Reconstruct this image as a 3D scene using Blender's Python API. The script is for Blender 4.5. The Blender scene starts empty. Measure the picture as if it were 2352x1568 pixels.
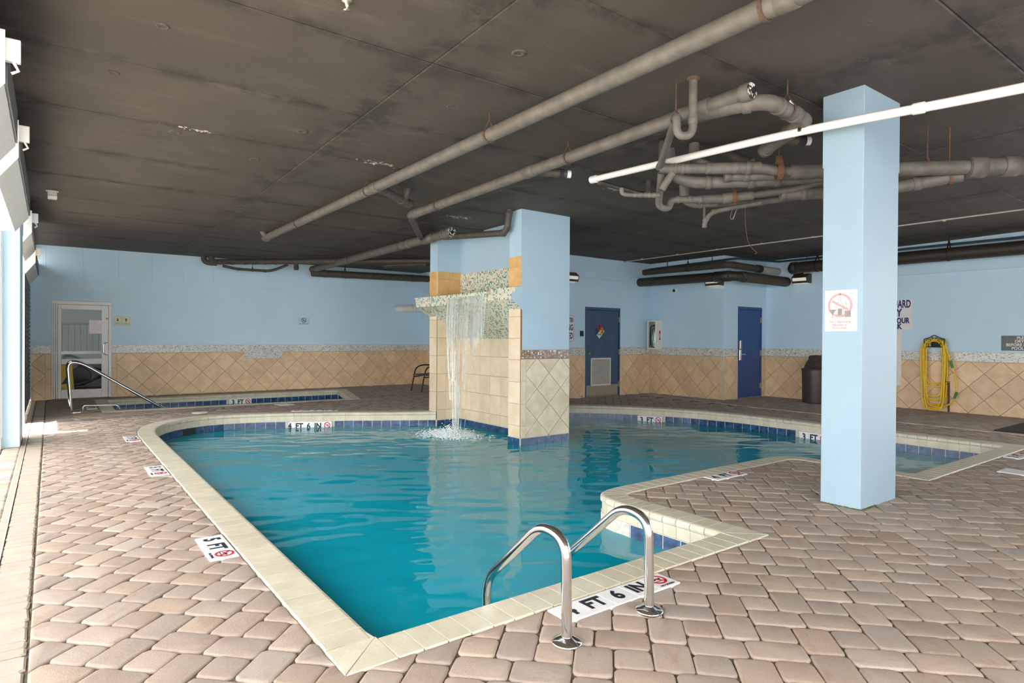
import bpy, bmesh, math, random
import numpy as np
from mathutils import Vector, Matrix
from mathutils.geometry import tessellate_polygon
random.seed(7)
rng = np.random.default_rng(7)
S = bpy.context.scene
COL = S.collection
PI = math.pi

# ------------------------------------------------------------ camera, sky, sun, exposure
YAW, PITCH, ROLL = math.radians(36.636), math.radians(-0.3395), math.radians(0.362)
fw = Vector((math.sin(YAW) * math.cos(PITCH), math.cos(YAW) * math.cos(PITCH), math.sin(PITCH)))
rt = Vector((math.cos(YAW), -math.sin(YAW), 0.0))
up = rt.cross(fw)
r2 = rt * math.cos(ROLL) + up * math.sin(ROLL)
u2 = -rt * math.sin(ROLL) + up * math.cos(ROLL)
cam = bpy.data.cameras.new('camera')
cam.sensor_width = 36.0
cam.lens = 36.0 * 1424.67 / 2352.0
cam.clip_start = 0.02
camo = bpy.data.objects.new('camera', cam)
COL.objects.link(camo)
camo.matrix_world = Matrix(((r2.x, u2.x, -fw.x, 0.0), (r2.y, u2.y, -fw.y, 0.0), (r2.z, u2.z, -fw.z, 1.275), (0, 0, 0, 1)))
S.camera = camo

world = bpy.data.worlds.new('sky')
S.world = world
world.use_nodes = True
wb = world.node_tree.nodes['Background']
wb.inputs['Color'].default_value = (0.98, 0.99, 1.0, 1)
wb.inputs['Strength'].default_value = 7.4
sun = bpy.data.lights.new('sun', 'SUN')
sun.energy = 20.0
sun.angle = math.radians(0.6)
sun.color = (1.0, 0.95, 0.87)
suno = bpy.data.objects.new('sun', sun)
COL.objects.link(suno)
suno.rotation_euler = Vector((0.66, 0.19, -2.4)).to_track_quat('-Z', 'Y').to_euler()
suno.location = (-4, 8, 9)
S.view_settings.view_transform = 'Standard'
S.view_settings.look = 'None'
S.view_settings.gamma = 1.0
S.view_settings.use_curve_mapping = False
S.view_settings.exposure = -0.1
try:
    S.cycles.use_denoising = True
    S.cycles.max_bounces = 12
    S.cycles.diffuse_bounces = 7
    S.cycles.glossy_bounces = 5
    S.cycles.transmission_bounces = 8
    S.cycles.transparent_max_bounces = 12
    S.cycles.sample_clamp_indirect = 8.0
    S.cycles.blur_glossy = 0.5
except Exception:
    pass

# ------------------------------------------------------------ materials
def lin(c):
    return tuple((v / 12.92 if v <= 0.04045 else ((v + 0.055) / 1.055) ** 2.4) for v in (x / 255.0 for x in c))

class NT:
    def __init__(s, name):
        s.m = bpy.data.materials.new(name)
        s.m.use_nodes = True
        s.t = s.m.node_tree
        s.b = s.t.nodes['Principled BSDF']
        s.out = s.t.nodes['Material Output']
    def n(s, kind, **kw):
        x = s.t.nodes.new(kind)
        for k, v in kw.items():
            setattr(x, k, v)
        return x
    def l(s, a, b):
        s.t.links.new(a, b)
    def val(s, sock, v):
        if hasattr(v, 'links'):
            s.l(v, sock)
        else:
            sock.default_value = v
    def math(s, op, a, b=0.0, c=0.0):
        x = s.n('ShaderNodeMath', operation=op)
        for i, v in enumerate((a, b, c)):
            s.val(x.inputs[i], v)
        return x.outputs[0]
    def mix(s, f, a, b, mode='MIX'):
        x = s.n('ShaderNodeMix', data_type='RGBA', blend_type=mode)
        s.val(x.inputs[0], f)
        for i, v in ((6, a), (7, b)):
            s.val(x.inputs[i], v if hasattr(v, 'links') else (*v, 1.0)[:4])
        return x.outputs[2]
    def coord(s):
        return s.n('ShaderNodeTexCoord').outputs['Object']
    def offset(s, vec, rnd):
        a = s.n('ShaderNodeVectorMath', operation='SCALE')
        c = s.n('ShaderNodeCombineXYZ')
        for i, k in enumerate((37.0, 91.0, 53.0)):
            s.l(s.math('MULTIPLY', rnd, k), c.inputs[i])
        a = s.n('ShaderNodeVectorMath', operation='ADD')
        s.l(vec, a.inputs[0]); s.l(c.outputs[0], a.inputs[1])
        return a.outputs[0]
    def noise(s, vec, scale, detail=3.0, rough=0.55, stretch=None):
        if stretch:
            mp = s.n('ShaderNodeMapping')
            mp.inputs['Scale'].default_value = stretch
            s.l(vec, mp.inputs['Vector'])
            vec = mp.outputs[0]
        x = s.n('ShaderNodeTexNoise')
        s.l(vec, x.inputs['Vector'])
        x.inputs['Scale'].default_value = scale
        x.inputs['Detail'].default_value = detail
        x.inputs['Roughness'].default_value = rough
        return x.outputs['Fac']
    def ramp(s, f, stops):
        x = s.n('ShaderNodeValToRGB')
        s.l(f, x.inputs[0])
        e = x.color_ramp.elements
        while len(e) < len(stops):
            e.new(0.5)
        for i, (p, c) in enumerate(stops):
            e[i].position = p
            e[i].color = (c, c, c, 1) if isinstance(c, (int, float)) else (*c, 1)
        return x.outputs[0]
    def rnd_obj(s):
        return s.n('ShaderNodeObjectInfo').outputs['Random']
    def rnd_isl(s):
        return s.n('ShaderNodeNewGeometry').outputs['Random Per Island']
    def bump(s, h, strength=0.3, dist=0.01):
        x = s.n('ShaderNodeBump')
        x.inputs['Strength'].default_value = strength
        x.inputs['Distance'].default_value = dist
        s.l(h, x.inputs['Height'])
        s.l(x.outputs[0], s.b.inputs['Normal'])
    def fin(s, color, rough=0.6, metal=0.0, spec=0.5):
        s.val(s.b.inputs['Base Color'], color if hasattr(color, 'links') else (*color, 1.0))
        s.val(s.b.inputs['Roughness'], rough)
        s.b.inputs['Metallic'].default_value = metal
        s.b.inputs['Specular IOR Level'].default_value = spec
        return s.m

def mottled(name, c1, c2, scale=4.0, rough=0.6, rnd=None, rvar=0.0, bump=0.0, bscale=120.0, metal=0.0, spec=0.5, stretch=None, lo=0.35, hi=0.65):
    """two tones of one colour blended by noise, optional per-piece brightness change and fine relief"""
    t = NT(name)
    v = t.coord()
    r = None
    if rnd:
        r = t.rnd_obj() if rnd == 'obj' else t.rnd_isl()
        v2 = t.offset(v, r)
    else:
        v2 = v
    f = t.ramp(t.noise(v2, scale, 5.0, 0.6, stretch), [(lo, 0.0), (hi, 1.0)])
    col = t.mix(f, lin(c1), lin(c2))
    if r is not None and rvar:
        k = t.math('ADD', t.math('MULTIPLY', r, 2 * rvar), 1.0 - rvar)
        cmb = t.n('ShaderNodeCombineXYZ')
        for i in range(3):
            t.l(k, cmb.inputs[i])
        col = t.mix(1.0, col, cmb.outputs[0], 'MULTIPLY')
    if bump:
        t.bump(t.noise(v2, bscale, 4.0, 0.6), bump, 0.004)
    return t.fin(col, rough, metal, spec)

def chips(name, cols, rough=0.25):
    """small tiles, each chip one of the given glazes"""
    t = NT(name)
    x = t.n('ShaderNodeValToRGB')
    x.color_ramp.interpolation = 'CONSTANT'
    e = x.color_ramp.elements
    while len(e) < len(cols):
        e.new(0.5)
    p = 0.0
    for i, (w, c) in enumerate(cols):
        e[i].position = p
        e[i].color = (*lin(c), 1)
        p += w
    t.l(t.rnd_isl(), x.inputs[0])
    return t.fin(x.outputs[0], rough)

M = {}
def paver_material(name, rnd, tones, moss=True):
    t = NT(name)
    r = t.rnd_obj() if rnd == 'obj' else t.rnd_isl()
    v = t.offset(t.coord(), r)
    a = t.ramp(t.noise(v, 3.2, 4.0, 0.6), [(0.35, 0.0), (0.7, 1.0)])
    col = t.mix(a, lin(tones[0]), lin(tones[1]))
    b = t.ramp(t.noise(v, 5.0, 3.0, 0.6, (1.0, 2.6, 1.0)), [(0.56, 0.0), (0.74, 0.55)])
    col = t.mix(b, col, lin(tones[2]))
    sp = t.ramp(t.noise(v, 420.0, 2.0, 0.6), [(0.35, 0.82), (0.6, 1.06)])
    col = t.mix(1.0, col, sp, 'MULTIPLY')
    h = t.n('ShaderNodeHueSaturation')
    t.l(t.math('ADD', t.math('MULTIPLY', r, 0.22), 0.88), h.inputs['Value'])
    t.l(t.math('ADD', t.math('MULTIPLY', t.math('FRACT', t.math('MULTIPLY', r, 17.3)), 0.28), 0.82), h.inputs['Saturation'])
    t.l(col, h.inputs['Color'])
    hgt = t.math('ADD', t.noise(v, 260.0, 3.0, 0.7), t.math('MULTIPLY', t.noise(v, 22.0, 3.0), 1.4))
    t.bump(hgt, 0.5, 0.004)
    return t.fin(h.outputs[0], 0.78, 0.0, 0.35)

PTONES = [(176, 158, 142), (166, 146, 131), (156, 127, 110)]
M['paver'] = paver_material('paver_concrete', 'obj', PTONES)
M['paver_field'] = paver_material('paver_concrete_field', 'isl', PTONES)
t = NT('border_concrete')
r = t.rnd_isl()
x = t.n('ShaderNodeValToRGB')
e = x.color_ramp.elements
for i in range(3):
    e.new(0.5)
for i, (p, c) in enumerate([(0.0, (150, 150, 148)), (0.25, (196, 186, 160)), (0.5, (172, 158, 142)), (0.75, (205, 194, 176)), (1.0, (160, 158, 158))]):
    e[i].position = p; e[i].color = (*lin(c), 1)
t.l(r, x.inputs[0])
v = t.offset(t.coord(), r)
t.bump(t.noise(v, 200.0, 3.0), 0.4, 0.004)
M['border'] = t.fin(t.mix(t.ramp(t.noise(v, 9.0), [(0.3, 0.0), (0.8, 0.5)]), x.outputs[0], lin((150, 138, 122))), 0.8)
M['sand'] = mottled('joint_sand', (112, 98, 80), (78, 72, 56), 30.0, 0.95)
t = NT('blue_paint')
v = t.coord()
t.bump(t.math('ADD', t.noise(v, 90.0, 4.0, 0.6), t.math('MULTIPLY', t.noise(v, 9.0, 3.0), 0.8)), 0.30, 0.006)
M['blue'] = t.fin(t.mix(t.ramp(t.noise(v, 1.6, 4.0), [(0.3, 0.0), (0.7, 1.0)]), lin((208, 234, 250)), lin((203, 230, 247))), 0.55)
M['bluepillardim'] = mottled('blue_paint_dimmed_pillar', (180, 206, 222), (175, 201, 218), 1.6, 0.55, None, 0, 0.3, 90.0)  # wall paint dimmed by hand where the pillar catches too much light
t = NT('blue_paint_dimmed_column')
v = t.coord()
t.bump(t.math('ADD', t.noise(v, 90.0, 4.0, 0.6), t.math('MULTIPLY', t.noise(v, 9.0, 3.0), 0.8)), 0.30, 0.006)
M['bluecolumndim'] = t.fin(t.mix(t.ramp(t.noise(v, 1.6, 4.0), [(0.3, 0.0), (0.7, 1.0)]), lin((154, 177, 190)), lin((149, 172, 186))), 0.55)  # same paint again, darkened further to offset the strong light on the column
t = NT('ceiling_paint')
v = t.coord()
base = t.mix(t.ramp(t.noise(v, 1.1, 5.0, 0.6), [(0.3, 0.0), (0.7, 1.0)]), lin((88, 78, 69)), lin((74, 65, 57)))
st = t.ramp(t.noise(v, 1.5, 7.0, 0.75, (0.32, 2.0, 1.0)), [(0.55, 0.0), (0.70, 0.8)])
st = t.math('MULTIPLY', st, t.ramp(t.noise(v, 0.55, 2.0, 0.5), [(0.42, 0.12), (0.62, 1.0)]))
base = t.mix(st, base, lin((52, 44, 38)))
lt = t.ramp(t.noise(v, 2.6, 5.0, 0.65, (0.5, 1.6, 1.0)), [(0.56, 0.0), (0.78, 0.35)])
base = t.mix(lt, base, lin((128, 118, 108)))
sp = t.ramp(t.noise(v, 70.0, 4.0, 0.75), [(0.64, 0.0), (0.70, 0.55)])
base = t.mix(t.math('MULTIPLY', sp, t.ramp(t.noise(v, 0.8, 2.0), [(0.50, 0.0), (0.66, 1.0)])), base, lin((170, 160, 150)))
dk = t.ramp(t.noise(v, 46.0, 3.0, 0.7), [(0.66, 0.0), (0.72, 0.7)])
base = t.mix(t.math('MULTIPLY', dk, t.ramp(t.noise(v, 1.1, 2.0), [(0.48, 0.0), (0.6, 1.0)])), base, lin((44, 38, 34)))
sx = t.n('ShaderNodeSeparateXYZ')
t.l(v, sx.inputs[0])
def seam(axis, period, first, w):
    """grime along the formwork joints of the slab"""
    d = t.math('ABSOLUTE', t.math('SUBTRACT', t.math('FRACT', t.math('ADD', t.math('DIVIDE', t.math('SUBTRACT', sx.outputs[axis], first), period), 0.5)), 0.5))
    return t.math('MULTIPLY', d, period)
nz = t.noise(v, 3.5, 5.0, 0.7)
nz2 = t.noise(v, 30.0, 4.0, 0.7)
for ax, per, first, w in ((0, 2.44, 2.1, 0.34), (1, 1.19, 2.57, 0.13)):
    d = t.math('ADD', seam(ax, per, first, w), t.math('MULTIPLY', t.math('SUBTRACT', nz2, 0.5), 0.12))
    g = t.math('MULTIPLY', t.ramp(t.math('DIVIDE', d, w * 2.0), [(0.15, 1.0), (0.5, 0.0)]), t.ramp(nz, [(0.44, 0.0), (0.58, 0.9)]))
    base = t.mix(g, base, lin((58, 51, 46)))
for (cx, cy, rx, ry) in ((4.89, 7.91, 0.36, 0.16), (5.57, 5.40, 0.26, 0.14), (1.02, 6.12, 0.30, 0.05), (2.75, 6.1, 0.3, 0.12)):
    dx = t.math('DIVIDE', t.math('SUBTRACT', sx.outputs[0], cx), rx)
    dy = t.math('DIVIDE', t.math('SUBTRACT', sx.outputs[1], cy), ry)
    d2 = t.math('SQRT', t.math('ADD', t.math('MULTIPLY', dx, dx), t.math('MULTIPLY', dy, dy)))
    f = t.ramp(t.math('SUBTRACT', t.noise(v, 26.0, 4.0, 0.7), t.math('MULTIPLY', d2, 0.2)), [(0.46, 0.0), (0.5, 1.0)])
    f = t.math('MULTIPLY', f, t.math('LESS_THAN', d2, 1.0))
    base = t.mix(f, base, lin((214, 200, 188)))
t.bump(t.math('ADD', t.noise(v, 40.0, 5.0, 0.7), nz2), 0.35, 0.006)
M['ceiling'] = t.fin(base, 0.75)
M['slab'] = mottled('slab_concrete', (66, 60, 55), (52, 47, 43), 8.0, 0.9)
M['coping'] = mottled('coping_glaze', (212, 204, 182), (198, 189, 166), 7.0, 0.42, 'obj', 0.05, 0.25, 60.0, stretch=(1, 1, 1))
M['grout'] = mottled('white_grout', (214, 208, 196), (190, 184, 172), 30.0, 0.9)
M['pooltile'] = mottled('pool_tile_glaze', (30, 54, 88), (62, 94, 134), 14.0, 0.16, 'obj', 0.16, 0.2, 40.0)
M['wtile'] = mottled('ceramic_tan', (238, 208, 168), (222, 188, 146), 5.0, 0.45, 'obj', 0.07, 0.15, 50.0)
M['ptile'] = mottled('ceramic_stone', (222, 208, 182), (202, 186, 156), 5.0, 0.4, 'obj', 0.06, 0.15, 50.0)
M['ftile'] = mottled('ceramic_cream', (226, 209, 183), (216, 193, 160), 4.0, 0.4, 'obj', 0.05, 0.1, 50.0)
M['atile'] = mottled('ceramic_amber', (224, 182, 122), (208, 160, 100), 5.0, 0.4, 'obj', 0.05, 0.1, 50.0)
M['tgrout'] = mottled('tan_grout', (150, 126, 98), (134, 112, 88), 30.0, 0.9)
M['mosaic'] = chips('mosaic_grey', [(0.48, (240, 239, 234)), (0.26, (222, 222, 216)), (0.10, (176, 184, 184)), (0.05, (140, 146, 148)), (0.11, (206, 200, 184))])
M['mosaicgreen'] = chips('mosaic_green', [(0.44, (236, 228, 206)), (0.22, (224, 218, 194)), (0.10, (202, 212, 190)), (0.14, (124, 168, 152)), (0.10, (92, 142, 130))])
M['mosaicbrown'] = chips('mosaic_brown', [(0.3, (122, 92, 66)), (0.25, (164, 128, 92)), (0.2, (92, 72, 58)), (0.1, (226, 216, 196)), (0.08, (70, 98, 140)), (0.07, (190, 160, 120))])
M['basin'] = mottled('pool_plaster', (142, 240, 252), (126, 234, 248), 2.0, 0.7)
M['basintub'] = mottled('tub_plaster', (150, 200, 210), (130, 190, 205), 2.0, 0.7)
M['pipe'] = mottled('painted_pipe', (114, 107, 98), (94, 88, 80), 9.0, 0.6, None, 0, 0.2, 90.0)
M['pipedark'] = mottled('dark_painted_pipe', (88, 80, 72), (68, 61, 55), 9.0, 0.55, None, 0, 0.2, 90.0)
M['pipeblack'] = mottled('black_insulation', (46, 42, 38), (66, 58, 48), 40.0, 0.45, None, 0, 0.5, 160.0)
M['pipecrust'] = mottled('worn_insulation', (88, 78, 66), (62, 54, 46), 40.0, 0.7, None, 0, 0.6, 120.0)
M['teal'] = mottled('teal_pipe_paint', (46, 74, 90), (34, 58, 72), 12.0, 0.5)
M['rust'] = mottled('rusty_steel', (108, 80, 64), (78, 60, 50), 60.0, 0.85)
M['orangerust'] = mottled('orange_rust', (124, 84, 60), (98, 68, 50), 50.0, 0.85)
M['pvc'] = mottled('white_plastic_pipe', (244, 240, 232), (236, 232, 224), 6.0, 0.3)
M['white'] = mottled('white_enamel', (240, 238, 232), (230, 228, 222), 5.0, 0.35)
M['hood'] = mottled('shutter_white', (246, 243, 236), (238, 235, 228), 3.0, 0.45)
M['hoodshade_slatgrey'] = mottled('shutter_shade_and_slat_grey', (120, 124, 120), (108, 112, 108), 3.0, 0.5)  # grey for the shade on the housings' inner side, and for the slats
M['doorframe'] = mottled('white_aluminium', (238, 234, 228), (228, 224, 218), 4.0, 0.35)
M['doorblue'] = mottled('navy_door_paint', (66, 92, 122), (58, 84, 114), 5.0, 0.45)
M['doorroyal'] = mottled('royal_door_paint', (52, 88, 148), (46, 80, 140), 5.0, 0.45)
M['steelplate'] = mottled('kick_plate', (176, 168, 148), (160, 152, 134), 30.0, 0.4, metal=0.35)
M['louver'] = mottled('louver_cream', (206, 200, 184), (196, 190, 174), 6.0, 0.5)
M['chrome'] = mottled('polished_steel', (236, 237, 238), (222, 223, 225), 12.0, 0.14, None, 0, 0.0, 60.0, 1.0)
M['brass'] = mottled('satin_nickel', (200, 190, 170), (184, 174, 156), 20.0, 0.3, metal=0.9)
M['ink'] = mottled('black_ink', (34, 36, 42), (28, 30, 36), 10.0, 0.6)
M['navyink'] = mottled('navy_ink', (36, 48, 112), (32, 44, 104), 10.0, 0.6)
M['redink'] = mottled('red_ink', (206, 44, 48), (196, 38, 44), 10.0, 0.5)
M['pinkink'] = mottled('faded_red_ink', (228, 158, 158), (222, 148, 150), 10.0, 0.6)
M['greyink'] = mottled('faded_grey_ink', (150, 142, 134), (132, 126, 120), 14.0, 0.6)
M['paleink'] = mottled('pale_ink', (196, 190, 184), (186, 180, 176), 10.0, 0.6)
M['sign'] = mottled('sign_white', (240, 238, 236), (230, 228, 226), 4.0, 0.4)
M['signcream'] = mottled('sign_cream', (242, 240, 232), (236, 234, 226), 4.0, 0.4)
M['signyellow'] = mottled('sign_ivory', (226, 224, 178), (218, 216, 168), 4.0, 0.4)
M['signblue'] = mottled('sign_pale_blue', (198, 222, 236), (190, 214, 228), 4.0, 0.4)
M['signgrey'] = mottled('sign_slate', (92, 96, 98), (116, 116, 112), 6.0, 0.5)
M['yellow'] = mottled('safety_yellow', (240, 190, 36), (230, 178, 28), 5.0, 0.45)
M['hose'] = mottled('yellow_hose', (246, 208, 34), (228, 190, 30), 30.0, 0.4)
M['green'] = mottled('green_fitting', (60, 140, 70), (50, 124, 60), 10.0, 0.5)
M['iron'] = mottled('dark_iron', (56, 50, 46), (44, 40, 38), 20.0, 0.5, metal=0.4)
M['blackplastic'] = mottled('black_plastic', (40, 40, 40), (32, 32, 33), 10.0, 0.5)
M['rubber'] = mottled('black_rubber', (36, 37, 38), (52, 52, 52), 24.0, 0.85)
M['can'] = mottled('brown_bin', (74, 62, 56), (64, 54, 50), 8.0, 0.42)
M['sling'] = mottled('grey_sling', (92, 90, 86), (78, 76, 72), 60.0, 0.7)
M['terrace'] = mottled('terrace_concrete', (196, 188, 176), (178, 170, 160), 3.0, 0.85)
M['drain'] = mottled('drain_cover', (206, 184, 164), (192, 170, 150), 20.0, 0.6)
M['lampbox'] = mottled('lamp_housing', (74, 66, 58), (62, 56, 50), 10.0, 0.5)
M['red'] = M['redink']
t = NT('lamp_lens')
t.b.inputs['Emission Color'].default_value = (1.0, 0.93, 0.8, 1)
t.b.inputs['Emission Strength'].default_value = 0.35
M['lens'] = t.fin(lin((236, 226, 200)), 0.35)
t = NT('clear_glass')
g = t.n('ShaderNodeBsdfGlossy'); g.inputs['Roughness'].default_value = 0.02
tr = t.n('ShaderNodeBsdfTransparent'); tr.inputs['Color'].default_value = (0.9, 0.94, 0.94, 1)
fr = t.n('ShaderNodeFresnel'); fr.inputs['IOR'].default_value = 1.22
mx = t.n('ShaderNodeMixShader')
t.l(fr.outputs[0], mx.inputs[0]); t.l(tr.outputs[0], mx.inputs[1]); t.l(g.outputs[0], mx.inputs[2])
t.l(mx.outputs[0], t.out.inputs['Surface'])
M['glass'] = t.m
def water_material(name, tint):
    t = NT(name)
    v = t.coord()
    rf = t.n('ShaderNodeBsdfRefraction'); rf.inputs['IOR'].default_value = 1.33; rf.inputs['Roughness'].default_value = 0.0
    rf.inputs['Color'].default_value = (*tint, 1)
    gl = t.n('ShaderNodeBsdfGlossy'); gl.inputs['Roughness'].default_value = 0.0
    fr = t.n('ShaderNodeFresnel'); fr.inputs['IOR'].default_value = 1.6
    # slightly cloudy pool water: part of the light comes back from within
    cl = t.n('ShaderNodeBsdfDiffuse'); cl.inputs['Color'].default_value = (0.0, 0.60, 0.80, 1)
    mc = t.n('ShaderNodeMixShader'); mc.inputs[0].default_value = 0.52
    t.l(rf.outputs[0], mc.inputs[1]); t.l(cl.outputs[0], mc.inputs[2])
    mx = t.n('ShaderNodeMixShader')
    t.l(fr.outputs[0], mx.inputs[0]); t.l(mc.outputs[0], mx.inputs[1]); t.l(gl.outputs[0], mx.inputs[2])
    t.l(mx.outputs[0], t.out.inputs['Surface'])
    return t.m
M['water'] = water_material('pool_water', (0.60, 0.985, 1.0))
t = NT('falling_water')
v = t.coord()
sx = t.n('ShaderNodeSeparateXYZ'); t.l(v, sx.inputs[0])
st = t.noise(v, 6.0, 4.0, 0.65, (1.0, 10.0, 0.30))
df = t.n('ShaderNodeBsdfDiffuse'); df.inputs['Color'].default_value = (0.86, 0.9, 0.88, 1)
tl = t.n('ShaderNodeBsdfTranslucent'); tl.inputs['Color'].default_value = (0.86, 0.9, 0.88, 1)
gl = t.n('ShaderNodeBsdfGlossy'); gl.inputs['Roughness'].default_value = 0.15
m1 = t.n('ShaderNodeMixShader'); m1.inputs[0].default_value = 0.35
t.l(df.outputs[0], m1.inputs[1]); t.l(tl.outputs[0], m1.inputs[2])
m2 = t.n('ShaderNodeMixShader'); m2.inputs[0].default_value = 0.12
t.l(m1.outputs[0], m2.inputs[1]); t.l(gl.outputs[0], m2.inputs[2])
tr = t.n('ShaderNodeBsdfTransparent')
m3 = t.n('ShaderNodeMixShader')
t.l(t.ramp(st, [(0.40, 0.05), (0.52, 0.20), (0.68, 0.56)]), m3.inputs[0])
t.l(tr.outputs[0], m3.inputs[1]); t.l(m2.outputs[0], m3.inputs[2])
t.l(m3.outputs[0], t.out.inputs['Surface'])
M['fall'] = t.m
M['foam'] = mottled('white_foam', (244, 248, 248), (226, 238, 240), 20.0, 0.6)

# ------------------------------------------------------------ mesh helpers
class MB:
    def __init__(s):
        s.v = []; s.f = []; s.sm = []
    def add(s, vs, fs, smooth=False):
        o = len(s.v)
        s.v += [tuple(map(float, p)) for p in vs]
        s.f += [tuple(i + o for i in q) for q in fs]
        s.sm += [smooth] * len(fs)
        return s
    def box(s, x0, x1, y0, y1, z0, z1):
        vs = [(x, y, z) for z in (z0, z1) for y in (y0, y1) for x in (x0, x1)]
        return s.add(vs, [(0, 2, 3, 1), (4, 5, 7, 6), (0, 1, 5, 4), (2, 6, 7, 3), (0, 4, 6, 2), (1, 3, 7, 5)])
    def bbox(s, x0, x1, y0, y1, z0, z1, c=0.004):
        """box with chamfered edges"""
        X = (x0, x0 + c, x1 - c, x1); Y = (y0, y0 + c, y1 - c, y1); Z = (z0, z0 + c, z1 - c, z1)
        bm = bmesh.new()
        pts = []
        for i in (0, 3):
            for j in (0, 3):
                for k in (0, 3):
                    a = lambda A, q: A[1] if q == 0 else A[2]
                    pts += [(X[i], a(Y, j), a(Z, k)), (a(X, i), Y[j], a(Z, k)), (a(X, i), a(Y, j), Z[k])]
        for p in pts:
            bm.verts.new(p)
        r = bmesh.ops.convex_hull(bm, input=bm.verts)
        bmesh.ops.dissolve_limit(bm, angle_limit=0.01, verts=bm.verts, edges=bm.edges)
        bm.verts.index_update()
        s.add([q.co[:] for q in bm.verts], [tuple(q.index for q in f.verts) for f in bm.faces])
        bm.free()
        return s
    def prism(s, poly, z0, z1, inset=0.0, drop=0.0, steps=1):
        """poly (CCW seen from +z) extruded up; inset+drop give a worn top edge"""
        n = len(poly)
        c = np.mean(np.array(poly), axis=0)
        rings = [[(x, y, z0) for x, y in poly]]
        if inset > 0:
            rings.append([(x, y, z1 - drop) for x, y in poly])
            for a, b in (((0.25, 0.35), (1.0, 0.0)) if steps == 2 else ((1.0, 0.0),)):
                q = []
                for x, y in poly:
                    d = np.array((x, y)) - c
                    l = np.hypot(*d)
                    k = max(0.3, 1 - inset * a / max(l, 1e-6) * 1.3)
                    q.append((c[0] + d[0] * k, c[1] + d[1] * k, z1 - drop * b))
                rings.append(q)
        else:
            rings.append([(x, y, z1) for x, y in poly])
        vs = [p for r in rings for p in r]
        s.add(vs[:n], [tuple(range(n - 1, -1, -1))]) if False else None
        fs = []
        for k in range(len(rings) - 1):
            for i in range(n):
                j = (i + 1) % n
                fs.append((k * n + i, k * n + j, (k + 1) * n + j, (k + 1) * n + i))
        fs.append(tuple((len(rings) - 1) * n + i for i in range(n)))
        return s.add(vs, fs, steps == 2)
    def loft(s, rings, closed=False, caps=True, smooth=True, ring_closed=True):
        n = len(rings[0]); m = len(rings)
        vs = [p for r in rings for p in r]
        fs = []
        for k in range(m if closed else m - 1):
            for i in range(n if ring_closed else n - 1):
                j = (i + 1) % n
                a = k * n; b = ((k + 1) % m) * n
                fs.append((a + i, a + j, b + j, b + i))
        s.add(vs, fs, smooth)
        if caps and not closed and ring_closed:
            s.add(rings[0], [tuple(range(n - 1, -1, -1))])
            s.add(rings[-1], [tuple(range(n))])
        return s
    def tube(s, pts, r, n=14, caps=True, rr=None):
        P = [Vector(p) for p in pts]
        rings = []
        t0 = (P[1] - P[0]).normalized()
        ref = Vector((0, 0, 1)) if abs(t0.z) < 0.9 else Vector((1, 0, 0))
        u = t0.cross(ref).normalized()
        for i, p in enumerate(P):
            if i == 0:
                tt = P[1] - P[0]
            elif i == len(P) - 1:
                tt = P[-1] - P[-2]
            else:
                tt = (P[i + 1] - P[i]).normalized() + (P[i] - P[i - 1]).normalized()
            tt.normalize()
            u = (u - tt * u.dot(tt)).normalized()
            w = tt.cross(u)
            q = rr[i] if rr else r
            rings.append([tuple(p + (u * math.cos(2 * PI * k / n) + w * math.sin(2 * PI * k / n)) * q) for k in range(n)])
        return s.loft(rings, caps=caps)
    def lathe(s, prof, c=(0, 0, 0), n=24, axis='z', a0=0.0):
        rings = []
        for r, z in prof:
            ring = []
            for k in range(n):
                a = 2 * PI * k / n + a0
                if axis == 'z':
                    ring.append((c[0] + r * math.cos(a), c[1] + r * math.sin(a), c[2] + z))
                elif axis == 'x':
                    ring.append((c[0] + z, c[1] + r * math.cos(a), c[2] + r * math.sin(a)))
                else:
                    ring.append((c[0] + r * math.cos(a), c[1] + z, c[2] - r * math.sin(a)))
            rings.append(ring)
        return s.loft(rings)
    def quad(s, a, b, c, d):
        return s.add([a, b, c, d], [(0, 1, 2, 3)])
    def mesh(s, name, mat):
        me = bpy.data.meshes.new(name)
        me.from_pydata(s.v, [], s.f)
        me.polygons.foreach_set('use_smooth', s.sm)
        if mat is not None:
            me.materials.append(M[mat] if isinstance(mat, str) else mat)
        me.update()
        return me
    def build(s, name, mat, parent=None, **props):
        return link(name, s.mesh(name, mat), parent, **props)

def link(name, me, parent=None, **props):
    o = bpy.data.objects.new(name, me)
    COL.objects.link(o)
    if parent is not None:
        o.parent = parent
        o.matrix_parent_inverse = world_of(parent).inverted()
    for k, v in props.items():
        o[k] = v
    return o

def world_of(o):
    if o.parent is None:
        return o.matrix_basis.copy()
    return world_of(o.parent) @ o.matrix_parent_inverse @ o.matrix_basis

def thing(name, label, cat, loc=(0, 0, 0), group=None):
    o = bpy.data.objects.new(name, None)
    COL.objects.link(o)
    o.location = loc
    o.empty_display_size = 0.1
    o['label'] = label; o['category'] = cat
    if group:
        o['group'] = group
    return o

def tag(o, label, cat, group=None):
    o['label'] = label; o['category'] = cat
    if group:
        o['group'] = group
    return o

def struct(name, mb, mat):
    return mb.build(name, mat, None, kind='structure')

def bend(pts, r, k=6):
    """polyline with its corners rounded"""
    P = [Vector(p) for p in pts]
    out = [P[0]]
    for i in range(1, len(P) - 1):
        a, b, c = P[i - 1], P[i], P[i + 1]
        d0 = min(r, (a - b).length * 0.48); d1 = min(r, (c - b).length * 0.48)
        p = b + (a - b).normalized() * d0; q = b + (c - b).normalized() * d1
        for j in range(k + 1):
            f = j / k
            out.append(p * (1 - f) ** 2 + b * 2 * f * (1 - f) + q * f * f)
    out.append(P[-1])
    return out

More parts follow.
